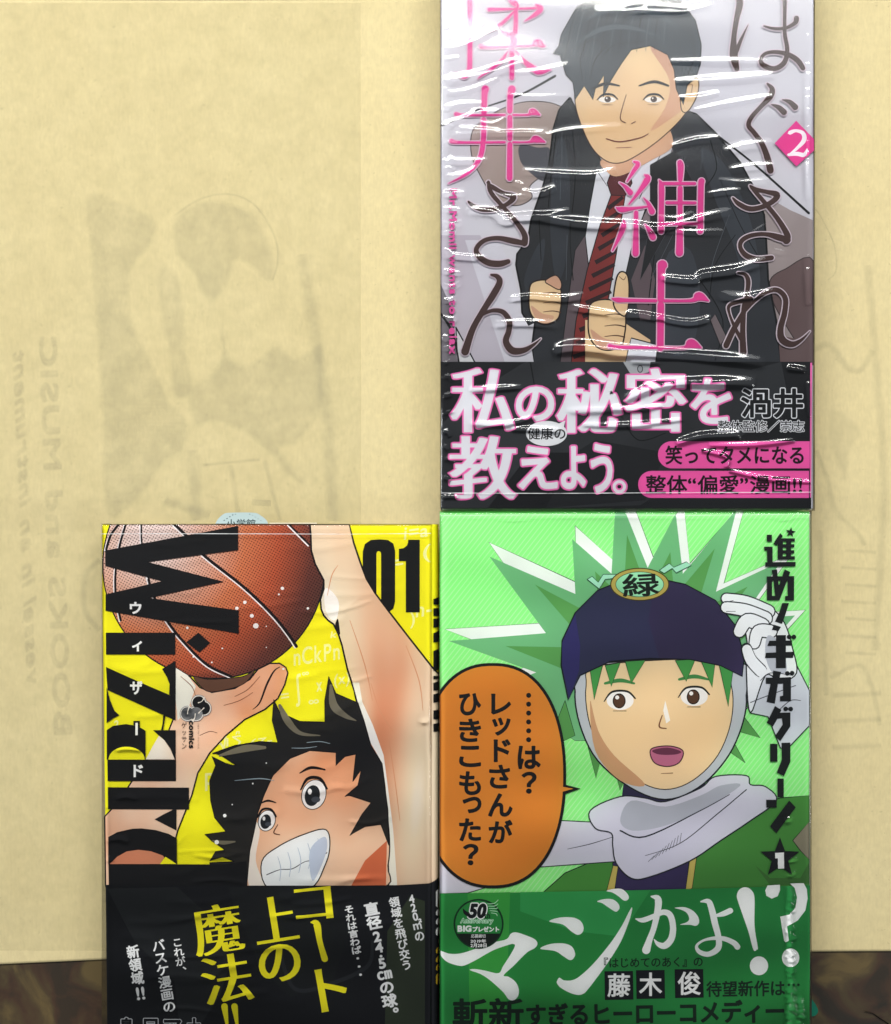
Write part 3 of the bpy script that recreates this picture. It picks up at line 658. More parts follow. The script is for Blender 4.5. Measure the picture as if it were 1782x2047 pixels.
t.text('渦井', (1480, 777, 1604, 836), '#16171a', outline=WH, ow=2.0, bold=1.6); t.text('整体監修／崇志', (1434, 841, 1606, 864), '#16171a', outline=WH, ow=1.3, bold=0.2)
t.poly([(1618, 726), (1621.8, 726), (1620, 995), (1617.3, 995)], '#ee74b8')
t.build()
ridA = [([(932,421),(985,425),(1010,443),(1060,434),(1160,447),(1260,451),(1320,455),(1410,435),(1462,424)],4.2,.00042), ([(885,508),(930,514),(975,516)],2.5,.00026), ([(1018,597),(1060,593),(1120,597),(1170,590)],3,.00034),
 ([(1140,613),(1190,622),(1232,627)],2.5,.0003), ([(1318,555),(1385,561),(1402,550),(1470,540),(1530,520)],4.0,.0005), ([(1250,624),(1310,634),(1378,645),(1420,635)],3.0,.0004), ([(1105,700),(1150,693),(1250,702),(1400,712),(1530,726)],5.0,.0008),
 ([(1345,166),(1440,162),(1552,153)],4.5,.00030), ([(1383,223),(1460,208),(1545,194)],2.4,.00020), ([(1340,295),(1390,282),(1440,278)],3.5,.00034), ([(1445,306),(1490,293),(1542,288)],3.5,.00032), ([(1455,342),(1500,334),(1547,332)],2.5,.00026),
 ([(1334,126),(1430,126),(1542,128)],4,.0002), ([(1060,268),(1090,272),(1140,262),(1240,255)],2.5,.0002), ([(1045,342),(1100,348),(1180,352),(1230,340)],3,.00028),
 ([(895,323),(935,324),(975,322)],2.6,.0003), ([(905,272),(1000,268),(1095,266)],3.2,.00030), ([(890,100),(930,92),(995,60)],4,.00028), ([(890,168),(970,150),(1045,126)],5,.00036), ([(890,190),(940,182),(1000,158)],3,.00026), ([(888,218),(925,210),(965,210)],2.6,.00024),
 ([(886,252),(930,238),(965,222)],2.6,.00026), ([(892,355),(930,350),(960,330)],3,.0003), ([(888,386),(930,388)],2.4,.0003), ([(1240,804),(1300,775),(1360,765),(1430,764),(1510,766)],5,.00085), ([(1350,886),(1400,872),(1480,868)],4,.0009),
 ([(1570,735),(1610,740)],3,.0009), ([(1400,900),(1450,912),(1452,935)],2.2,.0008), ([(1455,940),(1540,958),(1620,963)],2,.0007), ([(1240,30),(1300,24),(1380,26)],5,.0002), ([(1030,365),(1046,372)],2,.0002),
 ([(1410,390),(1450,384),(1480,382)],2.2,.0003), ([(1500,470),(1530,450)],2.4,.0004), ([(1540,500),(1570,506)],2,.0004)]
for k in range(30):
    y = 60 + 32 * k + random.uniform(-9, 9); l = random.uniform(10, 38); ridA.append(([(886, y), (886 + l/2, y + random.uniform(-4, 5)), (886 + l, y + random.uniform(-8, 8))], random.uniform(1.8, 3), 0.00018 + 0.0000007 * y * random.uniform(0.5, 1)))
for k in range(30):
    x = random.uniform(900, 1450); y = random.uniform(10, 900) ; l = random.uniform(50, 180)
    ridA.append(([(x, y), (x + l/2, y + random.uniform(-4, 5)), (x + l, y + random.uniform(-14, 4))], random.uniform(2.5, 4.5), 0.00006 + 0.00000028 * y))
for k in range(14):
    y = random.uniform(20, 1000); ridA.append(([(1613, y), (1614, y + 30), (1616, y + 70)], 3, 0.0003))
def fold(pts, sig, k):
    """height that gives a fold just enough slope to catch the tube overhead"""
    y = (1023.5 - sum(p[1] for p in pts) / len(pts)) * S; n1 = math.hypot(y, HC); n2 = math.hypot(0.434 - y, 0.684)
    need = abs(-y / n1 + (0.434 - y) / n2) / (HC / n1 + 0.684 / n2)
    return (pts, sig, k * max(need, 0.03) * sig * S / 0.61)
ridA = [fold(p, s_ * (1.55 if i < 32 else 1.3), (1.9 if h > 0.00035 else 1.5) if i < 32 else random.uniform(0.7, 1.5)) for i, (p, s_, h) in enumerate(ridA)]
film(A, (879.5, -64, 1629, 1021), A.zt + 0.0016, ridA, FILM, step=1.05, rough_amp=0.00006, seed=3)
strip(A, 'film_seam', [(882, 985.5), (1100, 986.5), (1350, 985), (1618, 984)], 1.6, A.zt + 0.0023, SEAM)

# ================================================================== BOOK G : green book, lower right
G = Book('green_burst_comic_book', (879.5, 1022.5, 1618, 2092), 0.0160, 'green comic book with orange speech bubble and green paper band, lower right', 1.26)
zg = Z(860, 1010, 4.455); zh = Z(1240, 1010, 4.243); zi = Z(860, 1390, 4.455); zk = Z(1240, 1390, 4.243); zl = Z(860, 1750, 4.455); zm = Z(1240, 1750, 4.243); zn = Z(1500, 1040, 10.235)
def stripe_mat(h1, h2, k, deg, period_px, frac):
    m, nt, b = new_mat('ink_fine_stripes', 0.5, 0.12); co = node(nt, 'ShaderNodeTexCoord').outputs['Object']
    mp = node(nt, 'ShaderNodeMapping'); mp.inputs['Rotation'].default_value = (0, 0, math.radians(deg)); s = 1 / (period_px * S); mp.inputs['Scale'].default_value = (s, s, s); nt.links.new(co, mp.inputs[0])
    sx = node(nt, 'ShaderNodeSeparateXYZ'); nt.links.new(mp.outputs[0], sx.inputs[0]); fr = node(nt, 'ShaderNodeMath', operation='FRACT'); nt.links.new(sx.outputs[0], fr.inputs[0])
    r = ramp(nt, fr.outputs[0], [(0.0, lin(h1, k)), (1 - frac - 0.06, lin(h1, k)), (1 - frac, lin(h2, k)), (0.97, lin(h2, k))]); nt.links.new(r.outputs[0], b.inputs['Base Color']); return m
cg = slab(G, 'cover', (880, 1023, 1617.3, 2090), 0.0157, G.zt - 2e-6, ink('#9ad894', G.gain))
slab(G, 'page_block', (883, 1025, 1620.6, 2088), 0.0020, 0.01565, PAGES)
slab(G, 'back_cover', (880, 1023, 1618.2, 2090), 0.0017, 0.00198, ink('#c8ccc0'))
a = Art('printed_picture', G, cg)
a.poly([(878, 1020), (1620, 1020), (1620, 2095), (878, 2095)], stripe_mat('#88e181', '#a4f09c', G.gain, 38, 8.2, 0.2))
# a plain starburst behind the figure
gm = ink('#6cab79', G.gain, '#64a370', 20); gd = ink('#4d8748', G.gain, '#56934f', 24); wh = '#e4e4ea'; DK = '#1d3324'
BC = (1300, 1345); tips = [(-172, 392), (-158, 300), (-143, 335), (-118, 385), (-97, 400), (-76, 372), (-50, 392), (-29, 358), (-10, 260)]; tips = [(-183, 330), (-168, 420), (-141, 415), (-117, 330), (-98, 400), (-79, 350), (-61, 400), (-40, 372), (-22, 335), (4, 240)]
def burst(k, base, off=(0, 0), th=0):
    pts = []
    for i, (an, r) in enumerate(tips):
        u = math.radians(an + th); pts.append((BC[0] + off[0] + k*r*math.cos(u), BC[1] + off[1] + k*r*math.sin(u)))
        if i < len(tips) - 1:
            am = math.radians((an + tips[i+1][0]) / 2 + th); pts.append((BC[0] + off[0] + base*math.cos(am), BC[1] + off[1] + base*math.sin(am)))
    return pts + [(1440, 1480), (1150, 1480)]
a.poly(burst(1.0, 232), wh, line=DK, lw=1.8); a.poly(burst(0.96, 222, (-6, 12), -1.2), gm)
for i, (an, r) in enumerate(tips[1:-1]):
    u = math.radians(an - 1.5); v = math.radians(an + 6); a.poly([(BC[0] + 0.7*r*math.cos(u), BC[1] + 0.7*r*math.sin(u)), (BC[0] + 165*math.cos(v), BC[1] + 165*math.sin(v)), (BC[0] + 165*math.cos(u - 0.16), BC[1] + 165*math.sin(u - 0.16))], gd)
for p in ([(1130, 1400), (1090, 1500), (1150, 1470)], [(1170, 1470), (1192, 1556), (1210, 1480)], [(1225, 1520), (1240, 1580), (1262, 1530)], [(1478, 1420), (1520, 1475), (1470, 1460)], [(1460, 1470), (1490, 1525), (1455, 1500)], [(1490, 1380), (1540, 1420), (1488, 1412)]):
    a.poly(p, gd, line=DK, lw=1.2)
# jacket and scarf
jk = ink('#468638', G.gain, '#3f7a36', 18); sc = ink('#c9c7d2', G.gain, '#bcbac8', 16)
a.poly([(1085, 1785), (1130, 1745), (1200, 1715), (1240, 1670), (1480, 1620), (1560, 1595), (1620, 1590), (1620, 1785)], jk, line='#16241a', lw=2)
a.poly([(1225, 1725), (1262, 1700), (1380, 1690), (1372, 1785), (1232, 1785)], ink('#322a4c', G.gain), line='#16241a', lw=2)
a.poly([(1226, 1730), (1236, 1732), (1228, 1785), (1212, 1785)], '#b8a558', line='#16241a', lw=1.2); a.poly([(1380, 1712), (1394, 1706), (1384, 1775), (1370, 1785)], '#b8a558', line='#16241a', lw=1.2)
a.poly([(1585, 1680), (1620, 1640), (1620, 1720), (1600, 1700)], '#7b7462', line='#16241a', lw=1.5)
a.poly([(1510, 1730), (1540, 1755), (1600, 1755), (1620, 1720), (1620, 1766), (1540, 1770)], ink('#3a6530', G.gain))
a.poly([(1120, 1640), (1180, 1643), (1230, 1630), (1300, 1590), (1330, 1600), (1260, 1720), (1190, 1725), (1080, 1733), (1090, 1690)], sc, line='#22252b', lw=2)
a.poly([(878, 1650), (960, 1700), (985, 1770), (935, 1785), (878, 1786)], sc, line='#22252b', lw=2)
a.brush([(1135, 1697, 1), (1180, 1687, 1.5), (1228, 1672, 1)], '#2a2d33')
# neck and head : a plain boy's face under a navy cap
a.poly([(1250, 1540), (1400, 1530), (1420, 1600), (1330, 1650), (1240, 1620)], ink('#2a2740', G.gain))
a.poly([(1150, 1380), (1170, 1330), (1470, 1320), (1492, 1390), (1482, 1455), (1450, 1520), (1395, 1575), (1330, 1598), (1262, 1575), (1195, 1520), (1160, 1450)], ink('#a9aeb6', G.gain, '#babfc6', 20), sm=1, line='#1b1e22', lw=3)
sg = ink('#d8bd93', G.gain, '#dfc69e', 14)
a.poly([(1172, 1370), (1200, 1330), (1430, 1320), (1462, 1370), (1462, 1440), (1435, 1510), (1385, 1560), (1330, 1578), (1275, 1560), (1215, 1510), (1180, 1450)], sg, sm=1, line='#2a2320', lw=2)
a.poly([(1180, 1400), (1196, 1460), (1228, 1510), (1290, 1568), (1240, 1560), (1190, 1500)], ink('#b98f6c', G.gain), sm=1)
for cx, cy in ((1240, 1400), (1388, 1392)):
    a.ellipse(cx, cy, 27, 19, '#e8e9ee'); a.ellipse(cx - 2, cy + 1, 12, 14, '#4b3426', line='#181210', lw=2); a.ellipse(cx - 6, cy - 6, 4, 4, '#f0f0f4')
    a.brush([(cx - 32, cy + 2, 2), (cx - 16, cy - 17, 4), (cx + 14, cy - 18, 4), (cx + 30, cy - 4, 3)], '#1a1d1b'); a.brush([(cx - 14, cy + 21, 1), (cx + 12, cy + 21, 1.5)], '#4a3626')
    a.brush([(cx - 30, cy - 34, 5), (cx, cy - 40, 8), (cx + 28, cy - 34, 4)], '#3d7d45')
a.brush([(1324, 1430, 2), (1318, 1452, 3), (1332, 1456, 2)], '#6b4632'); a.poly([(1330, 1400), (1340, 1440), (1332, 1446), (1326, 1420)], '#eee6dc')
a.poly([(1300, 1500), (1318, 1492), (1346, 1492), (1366, 1502), (1358, 1524), (1334, 1532), (1308, 1524)], ink('#a8617e', G.gain), sm=1, line='#3c1f2c', lw=2.2); a.poly([(1304, 1500), (1334, 1494), (1362, 1502), (1350, 1508), (1318, 1508)], '#5d2f45', sm=1)
a.brush([(1322, 1546, 1), (1345, 1545, 1.6)], '#7a563c')
for p in ([(1180, 1340), (1205, 1330), (1188, 1398)], [(1210, 1330), (1240, 1325), (1222, 1372)], [(1250, 1322), (1290, 1320), (1262, 1366)], [(1350, 1320), (1390, 1318), (1372, 1362)], [(1400, 1318), (1430, 1320), (1424, 1374)], [(1436, 1322), (1466, 1336), (1456, 1412)]):
    a.poly(p, ink('#3f8a44', G.gain), line=DK, lw=1.4)
a.poly([(1122, 1330), (1124, 1280), (1150, 1225), (1195, 1180), (1250, 1158), (1310, 1155), (1370, 1168), (1430, 1200), (1470, 1250), (1488, 1310), (1484, 1352), (1440, 1330), (1380, 1318), (1300, 1316), (1220, 1322), (1160, 1350), (1136, 1400)], ink('#262a3c', G.gain, '#2b2c48', 16), line='#10121a', lw=2.5)
a.poly([(1310, 1157), (1370, 1169), (1430, 1201), (1468, 1250), (1486, 1310), (1482, 1350), (1440, 1329), (1380, 1317), (1318, 1315), (1296, 1240)], ink('#35294c', G.gain, '#2c2742', 20))
a.poly([(1124, 1285), (1150, 1228), (1160, 1290), (1158, 1340), (1138, 1396), (1124, 1330)], ink('#2b2857', G.gain))
for p in ([(1174, 1158), (1184, 1152), (1196, 1164), (1206, 1148), (1232, 1148), (1228, 1156), (1210, 1158), (1198, 1177)], [(1318, 1140), (1338, 1126), (1347, 1134), (1372, 1123), (1382, 1130), (1352, 1145), (1344, 1136), (1328, 1146)]):
    a.poly(p, '#93c9ae', line='#1d3a30', lw=1.4)
a.ellipse(1279, 1168, 58, 32, '#a4924a', line='#3c3518', lw=2); a.ellipse(1279, 1168, 48, 25, ink('#8ecba2', G.gain, '#77b88c', 60), line='#2c4a34', lw=1.2)
a.text('緑', (1244, 1146, 1318, 1192), '#121a16', bold=(1.6, 1.0), rot=3)
# scarf wrapped round the neck
a.poly([(1180, 1620), (1240, 1592), (1290, 1595), (1330, 1602), (1400, 1575), (1430, 1552), (1492, 1550), (1500, 1568), (1530, 1572), (1552, 1600), (1500, 1640), (1440, 1680), (1380, 1720), (1300, 1752), (1262, 1755), (1232, 1725), (1225, 1690), (1222, 1665), (1190, 1655)], sc, sm=1, line='#22252b', lw=2.5)
a.poly([(1262, 1600), (1330, 1612), (1400, 1590), (1440, 1570), (1480, 1570), (1400, 1620), (1330, 1650), (1265, 1660), (1240, 1640)], ink('#a5a7b0', G.gain), sm=1)
a.brush([(1240, 1660, 3), (1290, 1672, 3), (1400, 1620, 2), (1458, 1588, 1.5)], '#22252b'); a.brush([(1290, 1710, 1), (1360, 1685, 1.5), (1430, 1630, 2), (1492, 1578, 2)], '#22252b')
for k in range(10): a.brush([(1296 + 7*k, 1722 - 4*k, 1), (1308 + 6*k, 1710 - 5*k, 1)], '#4a4d55')
# raised gloved hand beside the cap
gl = ink('#cfd2d9', G.gain, '#dcdee4', 18); gsh = ink('#a9adb6', G.gain); OL = '#1b1e22'
a.poly([(1492, 1330), (1500, 1400), (1500, 1425), (1535, 1432), (1560, 1495), (1580, 1490), (1618, 1450), (1618, 1380), (1595, 1335), (1580, 1300)], ink('#bfc3cb', G.gain), line=OL, lw=2.2)
a.poly([(1500, 1425), (1492, 1340), (1494, 1290), (1490, 1250), (1505, 1215), (1540, 1215), (1568, 1245), (1584, 1295), (1592, 1345), (1560, 1362), (1530, 1350)], gl, sm=1, line=OL, lw=2.5)
for f in ([(1536, 1222, 24), (1492, 1203, 22), (1452, 1196, 19)], [(1530, 1236, 26), (1490, 1220, 24), (1452, 1214, 21)], [(1524, 1250, 27), (1494, 1240, 26), (1478, 1262, 22)], [(1540, 1262, 25), (1516, 1262, 24), (1508, 1286, 20)]):
    a.brush([(x, y, w_ + 5) for x, y, w_ in f], OL); a.brush(f, gl)
a.brush([(1520, 1340, 27), (1500, 1318, 26), (1492, 1296, 23)], OL); a.brush([(1522, 1342, 23), (1502, 1320, 22), (1493, 1298, 19)], gl)
a.poly([(1535, 1270), (1562, 1290), (1572, 1340), (1545, 1345), (1530, 1310)], gsh, sm=1)
for q in ([(1466, 1200, 1), (1450, 1204, 1.2)], [(1470, 1222, 1), (1452, 1222, 1.2)], [(1500, 1404, 1.5), (1530, 1392, 1.5), (1590, 1370, 1.5)], [(1520, 1360, 1.5), (1540, 1345, 1.5), (1585, 1350, 1.2)], [(1556, 1420, 1.5), (1580, 1400, 1.5), (1600, 1400, 1.2)]): a.brush(q, '#3a3e46')
# speech bubble
def bub(e): return [(985 + (143 + e) * math.copysign(abs(math.cos(u)) ** 0.86, math.cos(u)), 1550 + (221 + e) * math.copysign(abs(math.sin(u)) ** 0.9, math.sin(u))) for u in np.linspace(0, 2*math.pi, 90, endpoint=False)]
a.poly(bub(4), '#161718'); a.poly([(1122, 1566), (1161, 1576), (1122, 1590)], '#161718'); a.poly(bub(-2), ink('#c97f30', G.gain, '#bd7328', 10)); a.poly([(1118, 1571), (1146, 1576), (1118, 1584)], ink('#c97f30', G.gain))
a.build()
t = Art('title_lettering', G, cg); TB = '#16181a'
for ch, y in zip('ひきこもった？', (1385, 1436, 1490, 1541, 1592, 1635, 1686)):
    h = {'ひ': 45, 'き': 47, 'こ': 43, 'も': 48, 'っ': 33, 'た': 46, '？': 43}[ch]; xx = (918, 962) if ch not in 'っ？' else ((925, 963) if ch == 'っ' else (926, 957))
    t.text(ch, (xx[0], y, xx[1], y + h), TB, bold=1.7)
for ch, y, h, x0, x1 in (('レ', 1386, 42, 982, 1022), ('ッ', 1434, 36, 984, 1021), ('ド', 1477, 46, 987, 1021), ('さ', 1528, 48, 978, 1020), ('ん', 1585, 47, 976, 1025), ('が', 1638, 47, 977, 1025)):
    t.text(ch, (x0, y, x1, y + h), TB, bold=1.7)
for k in range(6): t.ellipse(1057, 1389.5 + 17.7 * k, 5, 5, TB, n=18)
t.text('は', (1035, 1490, 1081, 1537), TB, bold=1.8); t.text('？', (1043, 1542, 1073, 1586), TB, bold=1.7)
def bar(pts, w): t.brush([(q[0], q[1], w) for q in pts], TB, sm=0, cap=0)
def rc(x0, y0, x1, y1, zf=None): 
    p = [(x0, y0), (x1, y0), (x1, y1), (x0, y1)]; t.poly(zf(p) if zf else p, TB)
def pg(zf, pts): t.poly(zf(pts), TB)
def star(cx, cy, R, rot, m): t.poly([(cx + (R if k % 2 == 0 else R*0.42) * math.sin(rot + k*math.pi/5), cy - (R if k % 2 == 0 else R*0.42) * math.cos(rot + k*math.pi/5)) for k in range(10)], m)
star(1580, 1064, 10.5, 0.15, TB)
# susu(mu)
rc(332, 297, 438, 440, zn); pg(zn, [(275, 540), (450, 540), (450, 860), (340, 870), (335, 622), (282, 622)]); pg(zn, [(302, 858), (922, 850), (918, 945), (300, 950)])
pg(zn, [(605, 262), (660, 320), (530, 522), (465, 480)]); rc(555, 370, 660, 805, zn); rc(728, 372, 828, 800, zn)
for y0 in (368, 487, 612, 735): rc(640, y0, 905 if y0 in (368, 735) else 893, y0 + 68, zn)
# me
pg(zn, [(330, 1148), (890, 1140), (890, 1235), (332, 1230)]); pg(zn, [(332, 1150), (437, 1150), (440, 1545), (500, 1545), (500, 1635), (335, 1635)]); pg(zn, [(435, 1018), (540, 1002), (570, 1290), (600, 1400), (500, 1560), (470, 1240)])
pg(zn, [(700, 1000), (812, 1060), (590, 1635), (490, 1635), (500, 1540)]); pg(zn, [(755, 1150), (890, 1150), (888, 1640), (705, 1640), (705, 1550), (760, 1545)])
# !
pg(zh, [(1372, 828), (1428, 828), (1400, 920), (1370, 1005), (1310, 985), (1345, 910)]); pg(zh, [(1300, 1012), (1360, 1030), (1340, 1065), (1284, 1055)])
# gi
rc(1318, 1100, 1402, 1380, zh); pg(zh, [(1262, 1148), (1455, 1145), (1452, 1188), (1245, 1192)]); pg(zh, [(1232, 1250), (1475, 1240), (1462, 1292), (1225, 1294)])
for cx, cy in ((1430, 1115), (1470, 1115), (1414, 1424), (1455, 1422)): t.ellipse(*zh([(cx, cy)])[0], 4.6, 4.6, TB, n=16)
rc(1430, 1108, 1470, 1122, zh); rc(1414, 1417, 1455, 1430, zh)
# ga
pg(zh, [(1295, 1400), (1362, 1412), (1348, 1460), (1445, 1455), (1445, 1660), (1352, 1660), (1352, 1618), (1378, 1612), (1378, 1510), (1335, 1512), (1308, 1680), (1238, 1665), (1272, 1512), (1232, 1512), (1232, 1460), (1288, 1460)])
# gu
pg(zk, [(1310, 88), (1365, 122), (1350, 145), (1440, 142), (1440, 260), (1355, 385), (1308, 345), (1375, 245), (1368, 192), (1330, 196), (1292, 262), (1240, 228)])
for cx, cy in ((1400, 112), (1443, 113)): t.ellipse(*zk([(cx, cy)])[0], 4.6, 4.6, TB, n=16)
rc(1400, 106, 1443, 120, zk)
# ri, long vowel, n
rc(1268, 408, 1330, 560, zk); pg(zk, [(1365, 400), (1440, 398), (1440, 560), (1385, 682), (1324, 652), (1368, 540)]); rc(1330, 702, 1384, 860, zk)
rc(1236, 882, 1324, 948, zk); pg(zk, [(1430, 888), (1485, 945), (1322, 1165), (1268, 1105)])
star(*zk([(1352, 1375)])[0], 41, 0.0, TB); t.poly(zk([(1310, 1332), (1385, 1328), (1387, 1464), (1335, 1466), (1333, 1378), (1312, 1378)]), '#e6e6ea')
t.build()
# green paper band
G.layer += 45      # the band is a second sheet standing a little proud of the cover
Bd = Art('paper_band', G, G.root)
GB = ink('#27803a', G.gain, '#22763a', 12)
def bt(x): return 1784.5 - (x - 880) * 0.0105 - 0.0000155 * (x - 880) ** 2
top = [(x, bt(x)) for x in np.linspace(879.5, 1618, 30)]
Bd.poly(top + [(1618, 2092), (879.5, 2092)], GB)
bandG = Bd.build()
t = Art('band_lettering', G, bandG); MW = '#e6e8f0'
bc = (879.5, 1764, 1617.5, 2092)
t.poly([(935, 1784), (1020, 1782), (1010, 2090), (940, 2090)], ink('#358f3c', G.gain))
t.poly([(1040, 1782), (1300, 1778), (1240, 1870), (1150, 1860), (1040, 1820)], ink('#318f4d', G.gain, '#2a8442', 30), sm=0)
t.poly(zl([(95, 665), (110, 668), (180, 690), (280, 685), (420, 640), (560, 590), (680, 560), (720, 510), (770, 500), (850, 525), (930, 560), (955, 600), (930, 640), (860, 680), (740, 800), (655, 880), (700, 895), (760, 940), (788, 1000), (785, 1060), (750, 1100), (700, 1095), (650, 1030), (540, 930), (450, 870), (355, 835), (400, 825), (500, 842), (610, 862), (650, 800), (720, 690), (755, 620), (740, 603), (700, 610), (560, 660), (400, 750), (300, 795), (230, 790), (150, 760), (100, 710)]), MW, sm=1)
for d in ([(1060, 402), (1150, 368), (1270, 368), (1340, 400), (1366, 460), (1350, 505), (1310, 521), (1255, 490), (1180, 430)], [(980, 645), (1060, 605), (1180, 597), (1260, 625), (1290, 690), (1272, 735), (1240, 745), (1190, 715), (1110, 665)],
          [(1485, 225), (1540, 205), (1620, 205), (1670, 240), (1685, 280), (1665, 312), (1640, 312), (1590, 280), (1530, 240)], [(1568, 132), (1620, 115), (1700, 113), (1750, 150), (1768, 190), (1750, 215), (1720, 215), (1670, 175), (1620, 145)]):
    t.poly(zl(d), MW, sm=1)
t.poly(zl([(1130, 930), (1150, 902), (1190, 925), (1260, 925), (1330, 890), (1450, 780), (1600, 600), (1700, 450), (1762, 330), (1795, 276), (1790, 330), (1755, 441), (1693, 588), (1600, 740), (1500, 880), (1400, 1010), (1360, 1046), (1310, 1055), (1240, 1035), (1160, 990), (1128, 950)]), MW, sm=1)
t.brush(zm([(262, 172, 14), (315, 190, 56), (318, 270, 56), (285, 430, 48), (245, 540, 52), (218, 625, 70)]), MW)
t.brush(zm([(132, 362, 12), (190, 372, 42), (280, 340, 42), (360, 305, 46), (420, 330, 52), (445, 430, 52), (430, 530, 56), (375, 588, 56), (320, 575, 38), (285, 535, 8)]), MW)
t.poly(zm([(458, 268), (540, 262), (610, 290), (655, 340), (666, 390), (640, 420), (590, 412), (505, 410), (560, 390), (582, 360), (560, 310), (510, 283)]), MW, sm=1)
t.brush(zm([(682, 215, 14), (745, 215, 46), (775, 290, 54), (800, 400, 54), (830, 520, 50), (825, 610, 52), (745, 660, 44), (668, 640, 38), (645, 590, 24), (700, 545, 20), (790, 525, 30), (880, 530, 40), (960, 565, 46), (990, 598, 50)]), MW)
t.brush(zm([(800, 336, 20), (870, 318, 44), (930, 292, 48)]), MW)
t.poly(zm([(1060, 93), (1110, 120), (1135, 190), (1135, 420), (1162, 600), (1155, 620), (1125, 622), (1080, 460), (1000, 230), (985, 160), (1010, 110)]), MW, sm=1); t.ellipse(*zm([(1172, 758)])[0], 18.3, 18.8, MW)
t.poly(zm([(1436, 62), (1550, 58), (1578, 110), (1584, 190), (1565, 290), (1500, 375), (1410, 425), (1425, 545), (1400, 560), (1385, 545), (1352, 342), (1430, 325), (1480, 270), (1495, 180), (1475, 100)]), MW, clip=bc)
t.poly(zm([(1350, 72), (1350, 120), (1330, 170), (1280, 190), (1235, 165), (1225, 120), (1245, 78)]), MW, clip=bc); t.ellipse(*zm([(1440, 690)])[0], 17.3, 18.5, MW)
t.text('『はじめてのあく』の', (1207, 1911, 1404, 1932), '#10251a', rot=0.8, bold=0.35)
for ch, x, y in (('藤', 1208, 1939), ('木', 1271, 1937), ('俊', 1348, 1935)):
    t.poly([(x, y + 0.5), (x + 57, y), (x + 58, y + 57), (x + 1, y + 58)], '#101318'); t.text(ch, (x + 6, y + 5, x + 52, y + 52), MW, bold=0.9)
t.text('待望新作は', (1411, 1958, 1568, 1990), '#10251a', rot=0.8, bold=0.7)
[t.ellipse(x_, 1966.5, 2.6, 2.6, '#10251a', n=12) for x_ in (1576, 1585.5, 1595)]
t.text('斬新', (905, 1993, 1047, 2056), '#0f2418', rot=0.3, bold=1.7); t.text('すぎるヒーローコメディー', (1052, 1999, 1567, 2046), '#0f2418', rot=1.0, bold=1.6)
t.ellipse(957, 1845, 50, 50, '#0f2f1c'); t.ellipse(957, 1845, 46.5, 46.5, GB)
t.poly([(957 + 47 * math.cos(u), 1845 + 47 * math.sin(u)) for u in np.linspace(math.radians(24), math.radians(156), 20)], '#131a16')
t.text('BIG', (915, 1848, 943, 1861), MW, bold=1.0); t.text('プレゼント', (945, 1850, 998, 1861), MW, bold=0.6)
t.text('応募締切', (942, 1865.5, 971, 1873), MW, bold=0.1); t.text('2019年', (941, 1875.5, 972, 1883), MW, bold=0.25); t.text('2月28日', (941, 1884, 973, 1892), MW, bold=0.25)
t.text('50', (936, 1804, 973, 1834), '#131518', outline=MW, ow=2.2, bold=2.0, slant=0.22); t.text('th', (968, 1822, 980, 1834), '#131518', bold=0.4); t.text('Anniversary', (921, 1834, 986, 1846), GB, outline='#bfeec8', ow=1.0, slant=0.2)
for k in range(5): t.brush([(974 + 2*k, 1805 + 4.5*k, 1.0), (988 + k, 1804 + 5.2*k, 1.3), (996 - 0.5*k, 1797 + 8*k, 1.0)], '#b4f0bd')
t.brush([(926, 1815, 1.5), (930, 1822, 7), (936, 1826, 8)], '#131518')
t.build()
ridG = [([(995,1030),(1020,1034),(1060,1032)],2,.00035), ([(1552,1030),(1570,1033),(1585,1027)],2,.0005), ([(1566,1634),(1578,1632)],2.4,.0012), ([(1578,1630),(1570,1640)],2.4,.0012), ([(1572,1715),(1590,1712)],2.4,.0012), ([(1575,1745),(1586,1738)],2.6,.0012)]
yy = 1780
while yy < 2060:       # puckered seam of the film near the lower right corner
    ridG.append(([(1574 + random.uniform(-6, 4), yy), (1580 + random.uniform(-4, 10), yy + random.uniform(4, 14))], random.uniform(1.4, 2.8), 0.0008 + 0.0008 * random.random()))
    yy += random.uniform(5, 13) if yy < 1960 else random.uniform(2, 5)
for k in range(40): x = random.uniform(1572, 1600); y = random.uniform(1985, 2050); ridG.append(([(x, y), (x + random.uniform(-9, 9), y + random.uniform(4, 12))], random.uniform(1.3, 2.6), 0.0012))
ridG.append(([(1577, 1765), (1576, 1850), (1579, 1950), (1580, 2060)], 6, 0.0014))
ridG = [(p, s_, h * 0.25) for p, s_, h in ridG]
film(G, (878.5, 1021.5, 1622, 2094), G.zt + 0.0018, ridG, FILM2, step=1.9, rough_amp=0.0001, seed=5, edge=5)
strip(G, 'film_seam', [(880, 1030.5), (1100, 1029), (1400, 1030), (1617, 1028)], 1.0, G.zt + 0.0024, SEAM)

